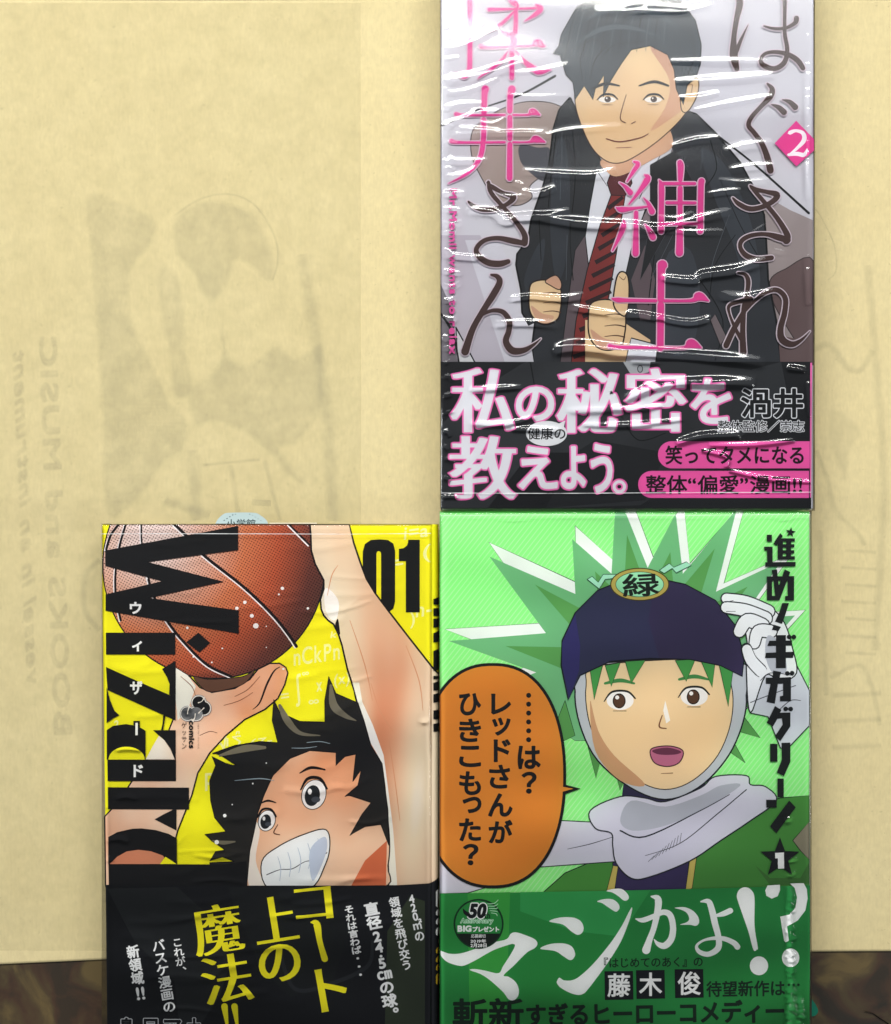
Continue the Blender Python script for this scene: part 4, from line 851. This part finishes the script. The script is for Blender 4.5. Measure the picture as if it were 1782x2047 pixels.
# ================================================================== BOOK W : yellow basketball book, lower left
Wb = Book('yellow_basketball_comic_book', (205, 1048, 877, 2120), 0.0155, 'yellow comic book with basketball cover and black paper band, lower left', 1.17)
Wb.drop = lambda px, py: 0.0 if px < 863 else 0.0042 * (1 - math.sqrt(max(0.0, 1 - ((px - 863) / 14.6) ** 2)))
cuts = [-99, 863] + [863 + 1.5 * k for k in range(1, 10)] + [999]
zw = Z(180, 1000, 4.689); zx = Z(520, 1000, 4.689); zy = Z(180, 1360, 4.689); zz = Z(520, 1360, 4.689); zc = Z(180, 1700, 4.689); zd = Z(520, 1700, 4.689); ze = Z(340, 1370, 11.14)
def wl(py): return 203.0 + 0.0135 * (py - 1048)
slab(Wb, 'page_block', (216, 1048.6, 860, 2116), 0.0020, 0.0148, PAGES); slab(Wb, 'back_cover', (215, 1049, 868, 2118), 0.0017, 0.00198, ink('#b8a820'))
slab(Wb, 'loose_page_edge', (537, 1045.2, 632, 1060), 0.0120, 0.0126, ink('#e6dcc4'))
a0 = Art('cover', Wb, Wb.root, cuts=cuts); YE = ink('#f4e31e', Wb.gain, '#eedb1a', 10)
LE = [(wl(1048), 1048), (877, 1048), (877, 2118), (wl(2118), 2118)]
a0.poly(LE, YE); cw = a0.build()
a = Art('printed_picture', Wb, cw, cuts=cuts)
PY = '#f6ef9a'
for s_, bx, sl in (('nCkPn', (585, 1290, 680, 1325), .2), ('k', (660, 1262, 673, 1275), .2), ('∫', (588, 1347, 606, 1412), .1), ('=', (562, 1386, 578, 1396), 0), ('∞', (604, 1343, 618, 1350), 0), ('-∞', (608, 1399, 638, 1408), 0), ('x', (632, 1364, 645, 1382), .2), ('(x)', (668, 1346, 700, 1374), .2),
                   ('i=a', (806, 1052, 855, 1076), .2), ('(', (846, 1088, 864, 1124), .1), ('=', (790, 1118, 806, 1130), 0), (')', (818, 1222, 830, 1256), .1), ('n-', (830, 1212, 864, 1232), .2), ('p', (408, 1545, 430, 1580), .15), ('∑', (466, 1470, 490, 1496), -.2), ('1', (452, 1476, 458, 1492), .1), ('n', (471, 1462, 480, 1468), .2), ('√', (438, 1470, 456, 1500), 0), ('2', (226, 1440, 238, 1458), .3), ('(7-', (500, 1475, 545, 1492), .2)):
    a.text(s_, bx, PY, slant=sl, bold=0.5, rot=8)
# basketball
m, nt, b = new_mat('ink_basketball', 0.5, 0.12); co = node(nt, 'ShaderNodeTexCoord').outputs['Object']
c0 = Wb.loc(300, 1075); sub = node(nt, 'ShaderNodeVectorMath', operation='SUBTRACT'); sub.inputs[1].default_value = (c0[0], c0[1], c0[2]); nt.links.new(co, sub.inputs[0])
ln = node(nt, 'ShaderNodeVectorMath', operation='LENGTH'); nt.links.new(sub.outputs[0], ln.inputs[0]); mm = node(nt, 'ShaderNodeMath', operation='MULTIPLY'); mm.inputs[1].default_value = 1 / (380 * S); nt.links.new(ln.outputs[1], mm.inputs[0])
rp = ramp(nt, mm.outputs[0], [(0.10, lin('#e9d2cb')), (0.28, lin('#dfb09c')), (0.50, lin('#cf7a52')), (0.68, lin('#b9593a')), (0.86, lin('#6a3a32')), (1.0, lin('#48302c'))])
mp = node(nt, 'ShaderNodeMapping'); mp.inputs['Rotation'].default_value = (0, 0, math.radians(30)); s_ = 1 / (5.3 * S); mp.inputs['Scale'].default_value = (s_, s_, 0); nt.links.new(co, mp.inputs[0])
fr = node(nt, 'ShaderNodeVectorMath', operation='FRACTION'); nt.links.new(mp.outputs[0], fr.inputs[0]); s2 = node(nt, 'ShaderNodeVectorMath', operation='SUBTRACT'); s2.inputs[1].default_value = (.5, .5, 0); nt.links.new(fr.outputs[0], s2.inputs[0])
l2 = node(nt, 'ShaderNodeVectorMath', operation='LENGTH'); nt.links.new(s2.outputs[0], l2.inputs[0]); rr = ramp(nt, l2.outputs[1], [(0.22, (0.16, 0.11, 0.11, 1)), (0.30, (1.0, 1.0, 1.0, 1))])
mx = node(nt, 'ShaderNodeMix', data_type='RGBA', blend_type='MULTIPLY'); mx.inputs[0].default_value = 0.85; nt.links.new(rp.outputs[0], mx.inputs[6]); nt.links.new(rr.outputs[0], mx.inputs[7]); nt.links.new(mx.outputs[2], b.inputs['Base Color'])
a.ellipse(428, 1130, 222, 226, m, n=90, line=BK, lw=2.5)
BL, SW = '#151012', '#e9dfe0'
def seam_line(pts, w=7):
    a.brush([(x - 2.5, y + 2.0, w * 0.75) for x, y in pts], SW); a.brush([(x, y, w) for x, y in pts], BL)
seam_line(zw([(735, 150), (900, 310), (1060, 505), (1400, 775), (1600, 960), (1780, 1150)]) + zx([(340, 1375)]), 6) if False else seam_line([(340, 1040), (372, 1070), (408, 1110), (480, 1167), (522, 1205), (556, 1241), (580, 1272), (593, 1292)], 6)
seam_line([(296, 1152), (308, 1192), (338, 1246), (374, 1290), (416, 1330), (462, 1352)], 5.5); seam_line([(283, 1048), (284, 1085), (290, 1120), (297, 1155)], 3.5)
seam_line([(252, 1048), (240, 1090), (232, 1140), (232, 1190), (242, 1240)], 4.5); seam_line([(238, 1048), (222, 1070), (213, 1098)], 5); seam_line([(578, 1048), (600, 1070), (619, 1089)], 4)
for q in ((490, 1204, 3.5), (474, 1216, 3.5), (504, 1231, 4), (512, 1251, 5.5), (375, 1255, 2.6), (565, 1176, 3.4), (558, 1188, 2), (616, 1216, 2.4), (445, 1296, 1.7), (424, 1324, 1.7), (387, 1313, 1.6), (533, 1252, 1.2), (533, 1294, 1.2)): a.ellipse(q[0], q[1], q[2], q[2]*0.95, '#ece6e4', n=14)
# arm and hand below the ball
hs = ink('#e6cdb6', Wb.gain, '#d99a74', 34, 0.3, 0.7)
a.poly([(352, 1335), (380, 1352), (400, 1374), (424, 1384), (470, 1376), (500, 1358), (516, 1338), (540, 1326), (560, 1326), (572, 1334), (576, 1345), (570, 1368), (556, 1396), (530, 1418), (490, 1438), (452, 1470), (420, 1505), (396, 1545), (384, 1590), (370, 1625), (356, 1660), (348, 1690), (322, 1730), (302, 1772), (212, 1772), (210, 1632), (240, 1600), (262, 1565), (300, 1510), (332, 1475), (350, 1430)], hs, line=BL, lw=3)
a.poly([(352, 1335), (376, 1350), (392, 1372), (376, 1420), (356, 1440), (352, 1400)], ink('#ece4d8', Wb.gain)); a.poly([(388, 1352), (420, 1358), (486, 1352), (510, 1338), (494, 1362), (470, 1374), (424, 1383), (404, 1374)], ink('#5d4032', Wb.gain), sm=1, line=BL, lw=1.5)
a.brush([(560, 1333, 1.5), (548, 1342, 3), (534, 1368, 4), (520, 1404, 3), (506, 1418, 1)], BL); a.ellipse(567, 1337, 2.5, 2, '#f0f0f0', n=10)
a.brush([(400, 1470, 1), (420, 1462, 1.4), (435, 1465, 1)], '#5a3626')
# big numerals, then the raised forearm over them
t1 = [(965, 480), (985, 410), (1040, 372), (1120, 366), (1200, 372), (1250, 405), (1267, 470), (1267, 950), (1250, 1015), (1205, 1050), (1120, 1060), (1030, 1045), (980, 1005), (963, 940)]
a.poly(zx(t1), '#121315'); a.poly(zx([(1093, 500), (1100, 482), (1114, 477), (1130, 484), (1136, 500), (1136, 925), (1128, 945), (1112, 950), (1098, 942), (1093, 925)]), YE)
a.poly(zx([(1390, 370), (1498, 370), (1498, 1050), (1368, 1050), (1368, 570), (1303, 570), (1303, 455), (1345, 450), (1378, 425), (1390, 395)]), '#121315')
am, ant, ab = new_mat('ink_airbrushed_arm', 0.5, 0.12); aco = node(ant, 'ShaderNodeTexCoord').outputs['Object']
amp = node(ant, 'ShaderNodeMapping'); amp.inputs['Rotation'].default_value = (0, 0, math.radians(-16)); amp.inputs['Scale'].default_value = (24, 5.5, 1); ant.links.new(aco, amp.inputs[0])
an_ = noise(ant, 1.6, 1.5, amp.outputs[0]); ar_ = ramp(ant, an_.outputs['Fac'], [(0.3, lin('#ecebea')), (0.42, lin('#ead9bd')), (0.6, lin('#e6bd9c')), (0.78, lin('#d68c66'))]); ant.links.new(ar_.outputs[0], ab.inputs['Base Color'])
arm_pts = zx([(470, 225), (478, 330), (482, 470), (520, 600), (600, 750), (600, 830), (568, 930), (575, 1020), (600, 1080), (640, 1125), (690, 1160), (735, 1250), (770, 1360), (820, 1580), (885, 1782)]) + zz([(900, 170), (980, 460), (1020, 580), (1080, 680), (1145, 770), (1165, 950), (1185, 1150), (1200, 1400), (1200, 1700), (1215, 1960)]) + [(878, 1775)] + zx([(1680, 1640), (1620, 1570), (1400, 1290), (1200, 1030), (1080, 870), (1000, 740), (940, 580), (880, 400), (838, 225)])
a.poly(arm_pts, am, line=BL, lw=3.5)
a.poly(zx([(730, 1110), (745, 1180), (750, 1260), (705, 1180)]), BL, sm=1)
a.poly(zz([(868, 20), (930, 20), (960, 200), (1060, 420), (1160, 700), (1200, 1000), (1250, 1400), (1290, 1960), (1215, 1960), (1205, 1400), (1180, 1000), (1150, 780), (1030, 570), (985, 440)]), ink('#e6e8ec', Wb.gain, '#e9ead8', 20))
a.poly(zx([(610, 830), (680, 860), (740, 960), (720, 1110), (660, 1110), (610, 1000)]), ink('#e9e2de', Wb.gain), sm=1)
for q in ([(742, 1366, 1), (760, 1420, 2.2), (786, 1462, 1)], [(778, 1480, 1), (790, 1560, 2), (800, 1640, 1)], [(655, 1190, 1), (664, 1150, 2), (676, 1130, 1)], [(700, 1240, 1), (730, 1330, 2), (745, 1400, 1)], [(812, 1290, 1), (838, 1360, 2), (846, 1420, 1)]): a.brush(q, ink('#c88e6c', Wb.gain))
for q in ([(362, 1352, 1), (384, 1372, 1.6), (392, 1392, 1)], [(470, 1392, 1), (496, 1378, 1.6), (520, 1352, 1)], [(448, 1410, 1), (480, 1400, 1.5), (506, 1384, 1)]): a.brush(q, '#8a5a40')
# plain boy with dark hair, looking up
hr = ink('#17171a', Wb.gain, '#2b2925', 12)
fc = ink('#d9986f', Wb.gain, '#eac4a6', 22, 0.36, 0.62)
a.poly([(560, 1490), (620, 1480), (700, 1490), (760, 1560), (778, 1660), (776, 1730), (756, 1775), (500, 1775), (492, 1720), (500, 1660), (512, 1600), (530, 1540)], fc, sm=1, line=BL, lw=2.5)
a.poly([(495, 1700), (506, 1640), (520, 1660), (512, 1720), (530, 1775), (500, 1775)], ink('#eaddd2', Wb.gain), sm=1)
a.poly([(700, 1775), (730, 1720), (774, 1680), (772, 1775)], ink('#cb6d48', Wb.gain))
a.poly([(420, 1560), (432, 1530), (424, 1512), (452, 1526), (474, 1530), (440, 1508), (425, 1506), (470, 1490), (520, 1482), (556, 1484), (545, 1440), (548, 1398), (560, 1424), (600, 1442), (650, 1443), (650, 1400), (658, 1352), (672, 1386), (716, 1405), (728, 1440), (742, 1490), (764, 1528), (776, 1620), (778, 1690),
        (762, 1648), (730, 1652), (700, 1670), (724, 1628), (742, 1604), (700, 1590), (690, 1592), (716, 1570), (722, 1540), (706, 1562), (712, 1508), (690, 1512), (672, 1530), (672, 1504), (620, 1500), (580, 1516), (546, 1550), (528, 1590), (516, 1625), (508, 1665), (500, 1700), (494, 1772), (424, 1772), (420, 1724), (470, 1722), (445, 1712), (420, 1720), (432, 1702), (450, 1698), (424, 1680), (410, 1668), (452, 1662), (430, 1634), (422, 1600)], hr, line=BL, lw=2)
for q in ([(560, 1410, 6), (575, 1440, 14), (600, 1465, 8), (640, 1470, 2)], [(662, 1370, 5), (668, 1410, 16), (690, 1430, 10), (712, 1440, 2)], [(440, 1510, 4), (490, 1496, 14), (530, 1494, 6)], [(426, 1680, 2), (446, 1684, 8), (470, 1682, 3)]): a.brush(q, ink('#6c6658', Wb.gain))
for q in ([(614, 1484, 1), (640, 1482, 1.4), (660, 1486, 1)], [(584, 1495, 1), (610, 1495, 1.4), (634, 1492, 1)], [(470, 1560, 1), (520, 1556, 2), (548, 1560, 1)]): a.brush(q, '#8fa0aa')
for q in ((450, 1630, 3.5), (434, 1683, 4.5), (506, 1566, 1.6), (533, 1525, 1.2), (465, 1608, 1.3)): a.ellipse(q[0], q[1], q[2], q[2], '#e8e8ea', n=12)
for cx, cy, k in ((628, 1588, 1.0), (534, 1640, 0.7)):
    a.ellipse(cx, cy, 24*k, 30*k, '#e9ecf2', rot=0.3, line=BL, lw=1.5); a.ellipse(cx - 3*k, cy + 2, 15*k, 21*k, '#1d2024', rot=0.2); a.ellipse(cx - 8*k, cy - 6*k, 4*k, 6*k, '#f2f2f4', n=14)
    a.ellipse(cx + 4*k, cy + 10*k, 9*k, 6*k, '#3e434b', n=16); a.brush([(cx - 26*k, cy - 10*k, 3), (cx - 12*k, cy - 32*k, 6*k), (cx + 12*k, cy - 32*k, 6*k), (cx + 26*k, cy - 12*k, 4)], BL)
a.brush([(600, 1545, 2), (622, 1534, 6), (650, 1538, 3)], BL); a.brush([(520, 1606, 2), (536, 1600, 4), (552, 1604, 2)], BL); a.brush([(556, 1648, 1.5), (548, 1664, 2.4), (560, 1668, 1.5)], '#5a3020')
a.poly([(524, 1722), (560, 1690), (612, 1666), (652, 1658), (660, 1690), (650, 1730), (620, 1775), (538, 1775)], ink('#e4e8f0', Wb.gain), sm=1, line=BL, lw=2.2); a.brush([(534, 1748, 2), (560, 1738, 1.4), (585, 1736, 1.8), (610, 1722, 1.4), (632, 1718, 1.8), (654, 1704, 2)], '#2a2c34')
for k in range(5): a.brush([(556 + 20*k, 1712 - 9*k, 1), (562 + 20*k, 1735 - 8*k, 1.6), (560 + 19*k, 1760 - 8*k, 1)], '#aab2c2')
a.poly([(620, 1700), (648, 1672), (655, 1690), (645, 1725), (625, 1760)], ink('#b9c2d2', Wb.gain), sm=1)
a.build()
t = Art('title_lettering', Wb, cw, cuts=cuts); LK = '#141416'
def L(zf, pts, sm=0): t.poly(zf(pts), LK, sm=sm)
L(zw, [(1392, 240), (1392, 468), (545, 578), (1258, 763), (560, 915), (1398, 1032), (1398, 1250), (150, 1035), (150, 882), (680, 758), (147, 615), (147, 470)])
L(zw, [(1020, 1240), (1130, 1335), (1030, 1425), (905, 1330)]); L(zw, [(153, 1240), (803, 1240), (803, 1445), (155, 1445)])
t.poly([(213, 1333), (291, 1368), (352, 1394), (352, 1440), (216, 1379)], LK); t.poly([(352, 1320), (325, 1337), (334, 1352), (340, 1367), (339, 1388), (352, 1395)], LK)
L(zy, [(160, 60), (170, 100), (195, 190), (235, 285), (280, 325), (220, 355), (160, 400)]); L(zy, [(690, 325), (712, 330), (700, 400), (690, 465), (670, 465), (685, 400)])
half = lambda cx, y, rx, ry, n=16: [(cx + rx*math.cos(u), y - ry*math.sin(u)) for u in np.linspace(0, math.pi, n)]
L(zy, [(162, 742), (162, 465), (220, 425), (340, 408), (450, 425), (525, 470), (525, 742)]); t.poly(zy(half(348, 740, 170, 120)), YE)
L(zy, [(595, 465), (808, 465), (808, 742), (798, 740), (760, 640), (700, 555), (650, 515)]); t.poly(zy([(650, 518), (700, 558), (755, 640), (798, 738), (528, 738), (590, 620)]), ink('#e6e2dc', Wb.gain, '#e2cdb4', 50)); 
L(zy, [(168, 743), (810, 743), (810, 942), (170, 942)]); L(zy, [(172, 1000), (932, 1003), (932, 1207), (174, 1205)]); L(zy, [(610, 1300), (700, 1250), (785, 1208), (815, 1208), (815, 1405)])
L(zy, [(176, 1720), (176, 1465), (260, 1420), (400, 1388), (490, 1385), (620, 1400), (740, 1435), (818, 1478), (820, 1722)]); t.poly(zy([(190, 1718), (260, 1650), (350, 1600), (460, 1585), (580, 1600), (690, 1640), (700, 1660), (660, 1718)]), ink('#c98463', Wb.gain, '#a8573e', 30)); t.poly(zy([(660, 1718), (710, 1650), (760, 1680), (815, 1718)]), YE)
L(zy, [(178, 1718), (1270, 1722), (1400, 1700), (1470, 1690), (1480, 1940), (182, 1940)])
t.poly(zy([(412, 378), (472, 378), (472, 470), (412, 470)]), LK)
for ch, bx in (('ウ', (260.5, 1203, 284, 1227)), ('ィ', (265, 1281, 285, 1302)), ('ザ', (261, 1361, 286, 1388)), ('ド', (268, 1528, 287, 1553))): t.text(ch, bx, '#eef0f2', bold=1.0)
t.poly(zy([(430, 396), (453, 396), (453, 512), (430, 512)]), '#eef0f2')
# imprint emblem
GR = '#8f9096'
def ess(cx1, cy1, cx2, cy2, r, m, e):
    for cx, cy in ((cx1, cy1), (cx2, cy2)): t.ellipse(*ze([(cx, cy)])[0], (r + e) / 11.14, (r + e) / 11.14, m, n=28)
ess(650, 380, 760, 505, 142, GR, 34); ess(650, 380, 760, 505, 142, '#e8e2d8', 20); ess(400, 625, 590, 625, 150, GR, 24); ess(400, 625, 590, 625, 150, '#e8e2d8', 10)
ess(650, 380, 760, 505, 142, '#17181a', 0); ess(400, 625, 590, 625, 145, ink('#3c3e42', Wb.gain, '#8a8c8e', 250), 0)
for q in ([(642, 382, 26), (720, 350, 16), (770, 268, 34)], [(765, 500, 26), (700, 560, 14), (650, 610, 30)], [(402, 630, 20), (410, 560, 16), (440, 465, 36)], [(572, 630, 26), (560, 720, 20), (510, 790, 60)]): t.brush(ze(q), '#e6dfd4')
t.text('comics', (378.5, 1440, 389.5, 1495.5), '#17181a', turn=True, bold=0.7); t.text('ゲッサン', (364, 1443, 374, 1496), '#4a3c38', vertical=True, bold=0.05); t.text('少年サンデーコミックス', (395.5, 1444, 399.5, 1496), '#7a6458', vertical=True)
# spine lettering, wrapped over the rounded edge
for y0, y1 in ((1196, 1210), (1216, 1232), (1238, 1254), (1264, 1284), (1300, 1340), (1352, 1358), (1364, 1381), (1387, 1404), (1420, 1440), (1446, 1464)):
    t.poly([(867, y0 + random.uniform(-2, 2)), (878, y0 + random.uniform(-3, 3)), (878, y1), (867, y1 + random.uniform(-3, 2))], LK)
t.build()
Wb.layer += 45
bw = Art('paper_band', Wb, Wb.root, cuts=cuts); BB = ink('#0f1013', Wb.gain, '#15161a', 14)
BT = [(wl(1769) , 1767.5), (400, 1769), (700, 1769), (800, 1768), (858, 1764.5), (878, 1756)]
bw.poly(BT + [(878, 2120), (wl(2120) - 0.5, 2120)], BB); bandW = bw.build()
t = Art('band_lettering', Wb, bandW, cuts=cuts)
t.poly([(216, 1775), (356, 1772), (420, 1830), (470, 1900), (440, 1990), (400, 2050), (360, 2050), (350, 1960), (270, 1880)], ink('#1c1e20', Wb.gain), sm=0); t.poly([(455, 1772), (640, 1772), (700, 1860), (660, 1980), (580, 1990), (520, 1930)], ink('#17191b', Wb.gain)); t.poly([(775, 1860), (820, 1790), (850, 1800), (850, 2050), (770, 2050)], ink('#262c24', Wb.gain, '#2e3628', 30)); t.brush([(560, 1900, 7), (590, 1975, 8), (660, 1965, 8), (735, 1930, 8), (745, 1880, 5)], '#232529')
YT = '#e9dc22'
for ch, bx, rt in (('コ', (590, 1772, 665, 1838), 6), ('ト', (636, 1932, 694, 2018), 10), ('上', (508, 1790, 594, 1882), 9), ('の', (518, 1886, 602, 1960), 5), ('魔', (386, 1806, 486, 1906), 9), ('法', (404, 1906, 504, 2004), 9)):
    t.text(ch, bx, YT, bold=(2.9, -1.0) if ch not in 'のト' else (2.4, 0.3), rot=rt)
t.brush([(623, 1842, 3), (634, 1846, 14), (640, 1880, 11), (650, 1915, 13)], YT); 
for x in (452, 472): t.brush([(x - 2, 2010, 13), (x + 3, 2045, 6)], YT)
for s_, bx, rt, bo in (('これが、', (350, 1875, 370, 1938), 9, 0.45), ('バスケ漫画の', (316, 1876, 342, 2022), 10, 0.6), ('新領域', (259, 1887, 285, 1967), 9.5, 0.9), ('420㎡の', (822, 1786, 842, 1880), 12, 0.7), ('領域を飛び交う', (790, 1790, 812, 1938), 11, 0.6), ('直径24.5㎝の球。', (747, 1800, 778, 2026), 11, 1.1), ('それは言わば・・・', (700, 1808, 720, 1950), 10, 0.6)):
    t.text(s_, bx, '#e6e8e8', vertical=True, rot=rt, bold=bo)
t.text('!!', (274, 1971, 291, 1997), '#e6e8e8', bold=1.0, rot=8)
for ch, bx in (('鳥', (240, 2032, 269, 2072)), ('尸', (284, 2034, 317, 2074)), ('ア', (329, 2036, 364, 2072)), ('ナ', (376, 2033, 402, 2072))): t.text(ch, bx, '#101114', outline='#b9bcc0', ow=1.4, bold=1.4)
for y0, y1, c_ in ((1780, 1815, '#d8d8d8'), (1820, 1832, '#d8d8d8'), (1838, 1850, '#d8d8d8'), (1856, 1872, '#d8d8d8'), (1896, 1908, '#b99a28'), (1914, 1926, '#b99a28'), (1930, 1942, '#b99a28'), (1948, 1970, '#b99a28')):
    t.poly([(872, y0 + 3), (874, y0), (876.5, y0), (875, y1), (872, y1 - 4)], c_)
t.build()
ridW = [([(232,1494),(255,1491),(285,1494)],2.6,.0009), ([(232,1590),(255,1586),(275,1592)],3,.0008), ([(215,1674),(240,1671),(258,1678)],3,.001), ([(840,1434),(856,1436)],3,.0010), ([(212,1604),(219,1604)],2,.001), ([(214,1712),(226,1712)],2,.001),
        ([(862,1500),(861,1650),(862,1760),(863,1900),(864,2050)],2.2,.0009), ([(211,1500),(212,1620),(214,1760),(216,2050)],1.8,.0010), ([(206,1060),(207,1300),(210,1500)],1.4,.0004)]
for k in range(70):
    x = random.uniform(215, 700); y = random.uniform(1080, 2040); l = random.uniform(40, 170); ridW.append(([(x, y), (x + l/2, y + random.uniform(-8, 8)), (x + l, y + random.uniform(-22, 6))], random.uniform(4, 8), random.uniform(0.00003, 0.00010)))
ridW = [(p, s_ * 1.2, h * 0.35) if h > 0.0003 else (p, s_, h) for p, s_, h in ridW]
film(Wb, (204.5, 1046.8, 863.5, 2120), Wb.zt + 0.0017, ridW, FILM2, step=1.9, rough_amp=0.00008, seed=9, edge=4)
strip(Wb, 'film_seam', [(206, 1067), (400, 1066.5), (700, 1067.5), (862, 1066)], 1.5, Wb.zt + 0.0025, SEAM)

# ------------------------------------------------------------------ small things
sl = bpy.data.objects.new('paper_slip', None); COL.objects.link(sl); q0 = P(484, 1050, 0.0085); sl.location = q0
sl['label'] = 'pale blue rounded paper slip sticking out above the yellow comic book'; sl['category'] = 'paper slip'
class _S: pass
sb = _S(); sb.zt, sb.layer, sb.rect, sb.gain = 0.0093, 0, (400, 1000, 560, 1120), 1.0
sb.loc = lambda px, py, z=None: tuple(np.array(P(px, py, 0.0093 if z is None else z)) - np.array(q0))
pts = smooth([(430, 1049), (436, 1038), (447, 1028), (460, 1025), (508, 1025), (522, 1031), (533, 1040), (537, 1049)], False, 4)
pts = [(p[0], p[1]) for p in pts] + [(537, 1075), (430, 1075)]
n = len(pts); top = [sb.loc(x, y) for x, y in pts]; bot = [sb.loc(x, y, 0.0090) for x, y in pts]
SLM = ink('#a9bcbc', 1.0, '#b9cccd', 20)
F = [list(range(n))[::-1], list(range(n, 2*n))] + [[i, (i+1) % n, n + (i+1) % n, n + i] for i in range(n)]
mesh_obj('slip_sheet', top + bot, F, SLM, sl)
a = Art('slip_lettering', sb, sl); sb.layer = 6
a.text('小学館', (453, 1037.5, 511, 1056), '#2c3a3e', bold=0.2)
for k in range(14):
    u = k / 13; x = 447 + 74*u; y = 1027.5 + 0.0 * u
    if 5 <= k <= 8: continue
    yy = 1027.5 if 3 < k < 10 else (1027.5 + (3.5 - k) * 3.6 if k <= 3 else 1027.5 + (k - 9.5) * 3.6)
    a.poly([(x, yy), (x + 2.6, yy - (1.4 if k < 4 else -1.4 if k > 9 else 0)), (x + 2.8, yy + 0.9), (x + 0.2, yy + 1)], '#3d4d50')
a.build()
# teal tab by the green book
tp = smooth([(1612, 1985), (1621, 1995), (1631, 2008), (1636, 2022), (1628, 2031), (1614, 2027)], True, 4); q1 = P(1620, 2008, 0)
tv = [tuple(np.array(P(x, y, 0.0012)) - np.array(q1)) for x, y in tp]; tw = [(v[0], v[1], 0.0003) for v in tv]; n = len(tv)
o = mesh_obj('plastic_tab', tv + tw, [list(range(n))[::-1], list(range(n, 2*n))] + [[i, (i+1) % n, n + (i+1) % n, n + i] for i in range(n)], ink('#1d7a60', 0.8))
for v in o.data.vertices: pass
o.location = q1; o['label'] = 'small teal plastic tab on the dark table beside the green comic book'; o['category'] = 'plastic tab'
# dark thread on the table
tp = smooth([(1730, 2022), (1745, 2026), (1760, 2036), (1775, 2046), (1790, 2062)], False, 6); V = []; F = []; q2 = P(1755, 2035, 0)
for i, p in enumerate(tp):
    c = np.array(P(p[0], p[1], 0.0006)) - np.array(q2)
    for k in range(6): V.append((c[0] + 0.0003 * math.cos(k * math.pi/3), c[1] + 0.0003 * math.sin(k * math.pi/3) * 0.5, c[2] + 0.0004 * math.sin(k * math.pi/3)))
for i in range(len(tp) - 1):
    for k in range(6): F.append((i*6+k, i*6+(k+1) % 6, (i+1)*6+(k+1) % 6, (i+1)*6+k))
o = mesh_obj('thread', V, F, ink('#14110e')); o.location = q2
o['label'] = 'short dark thread lying on the table at the lower right corner'; o['category'] = 'thread'

bpy.data.objects.remove(_to, do_unlink=True)
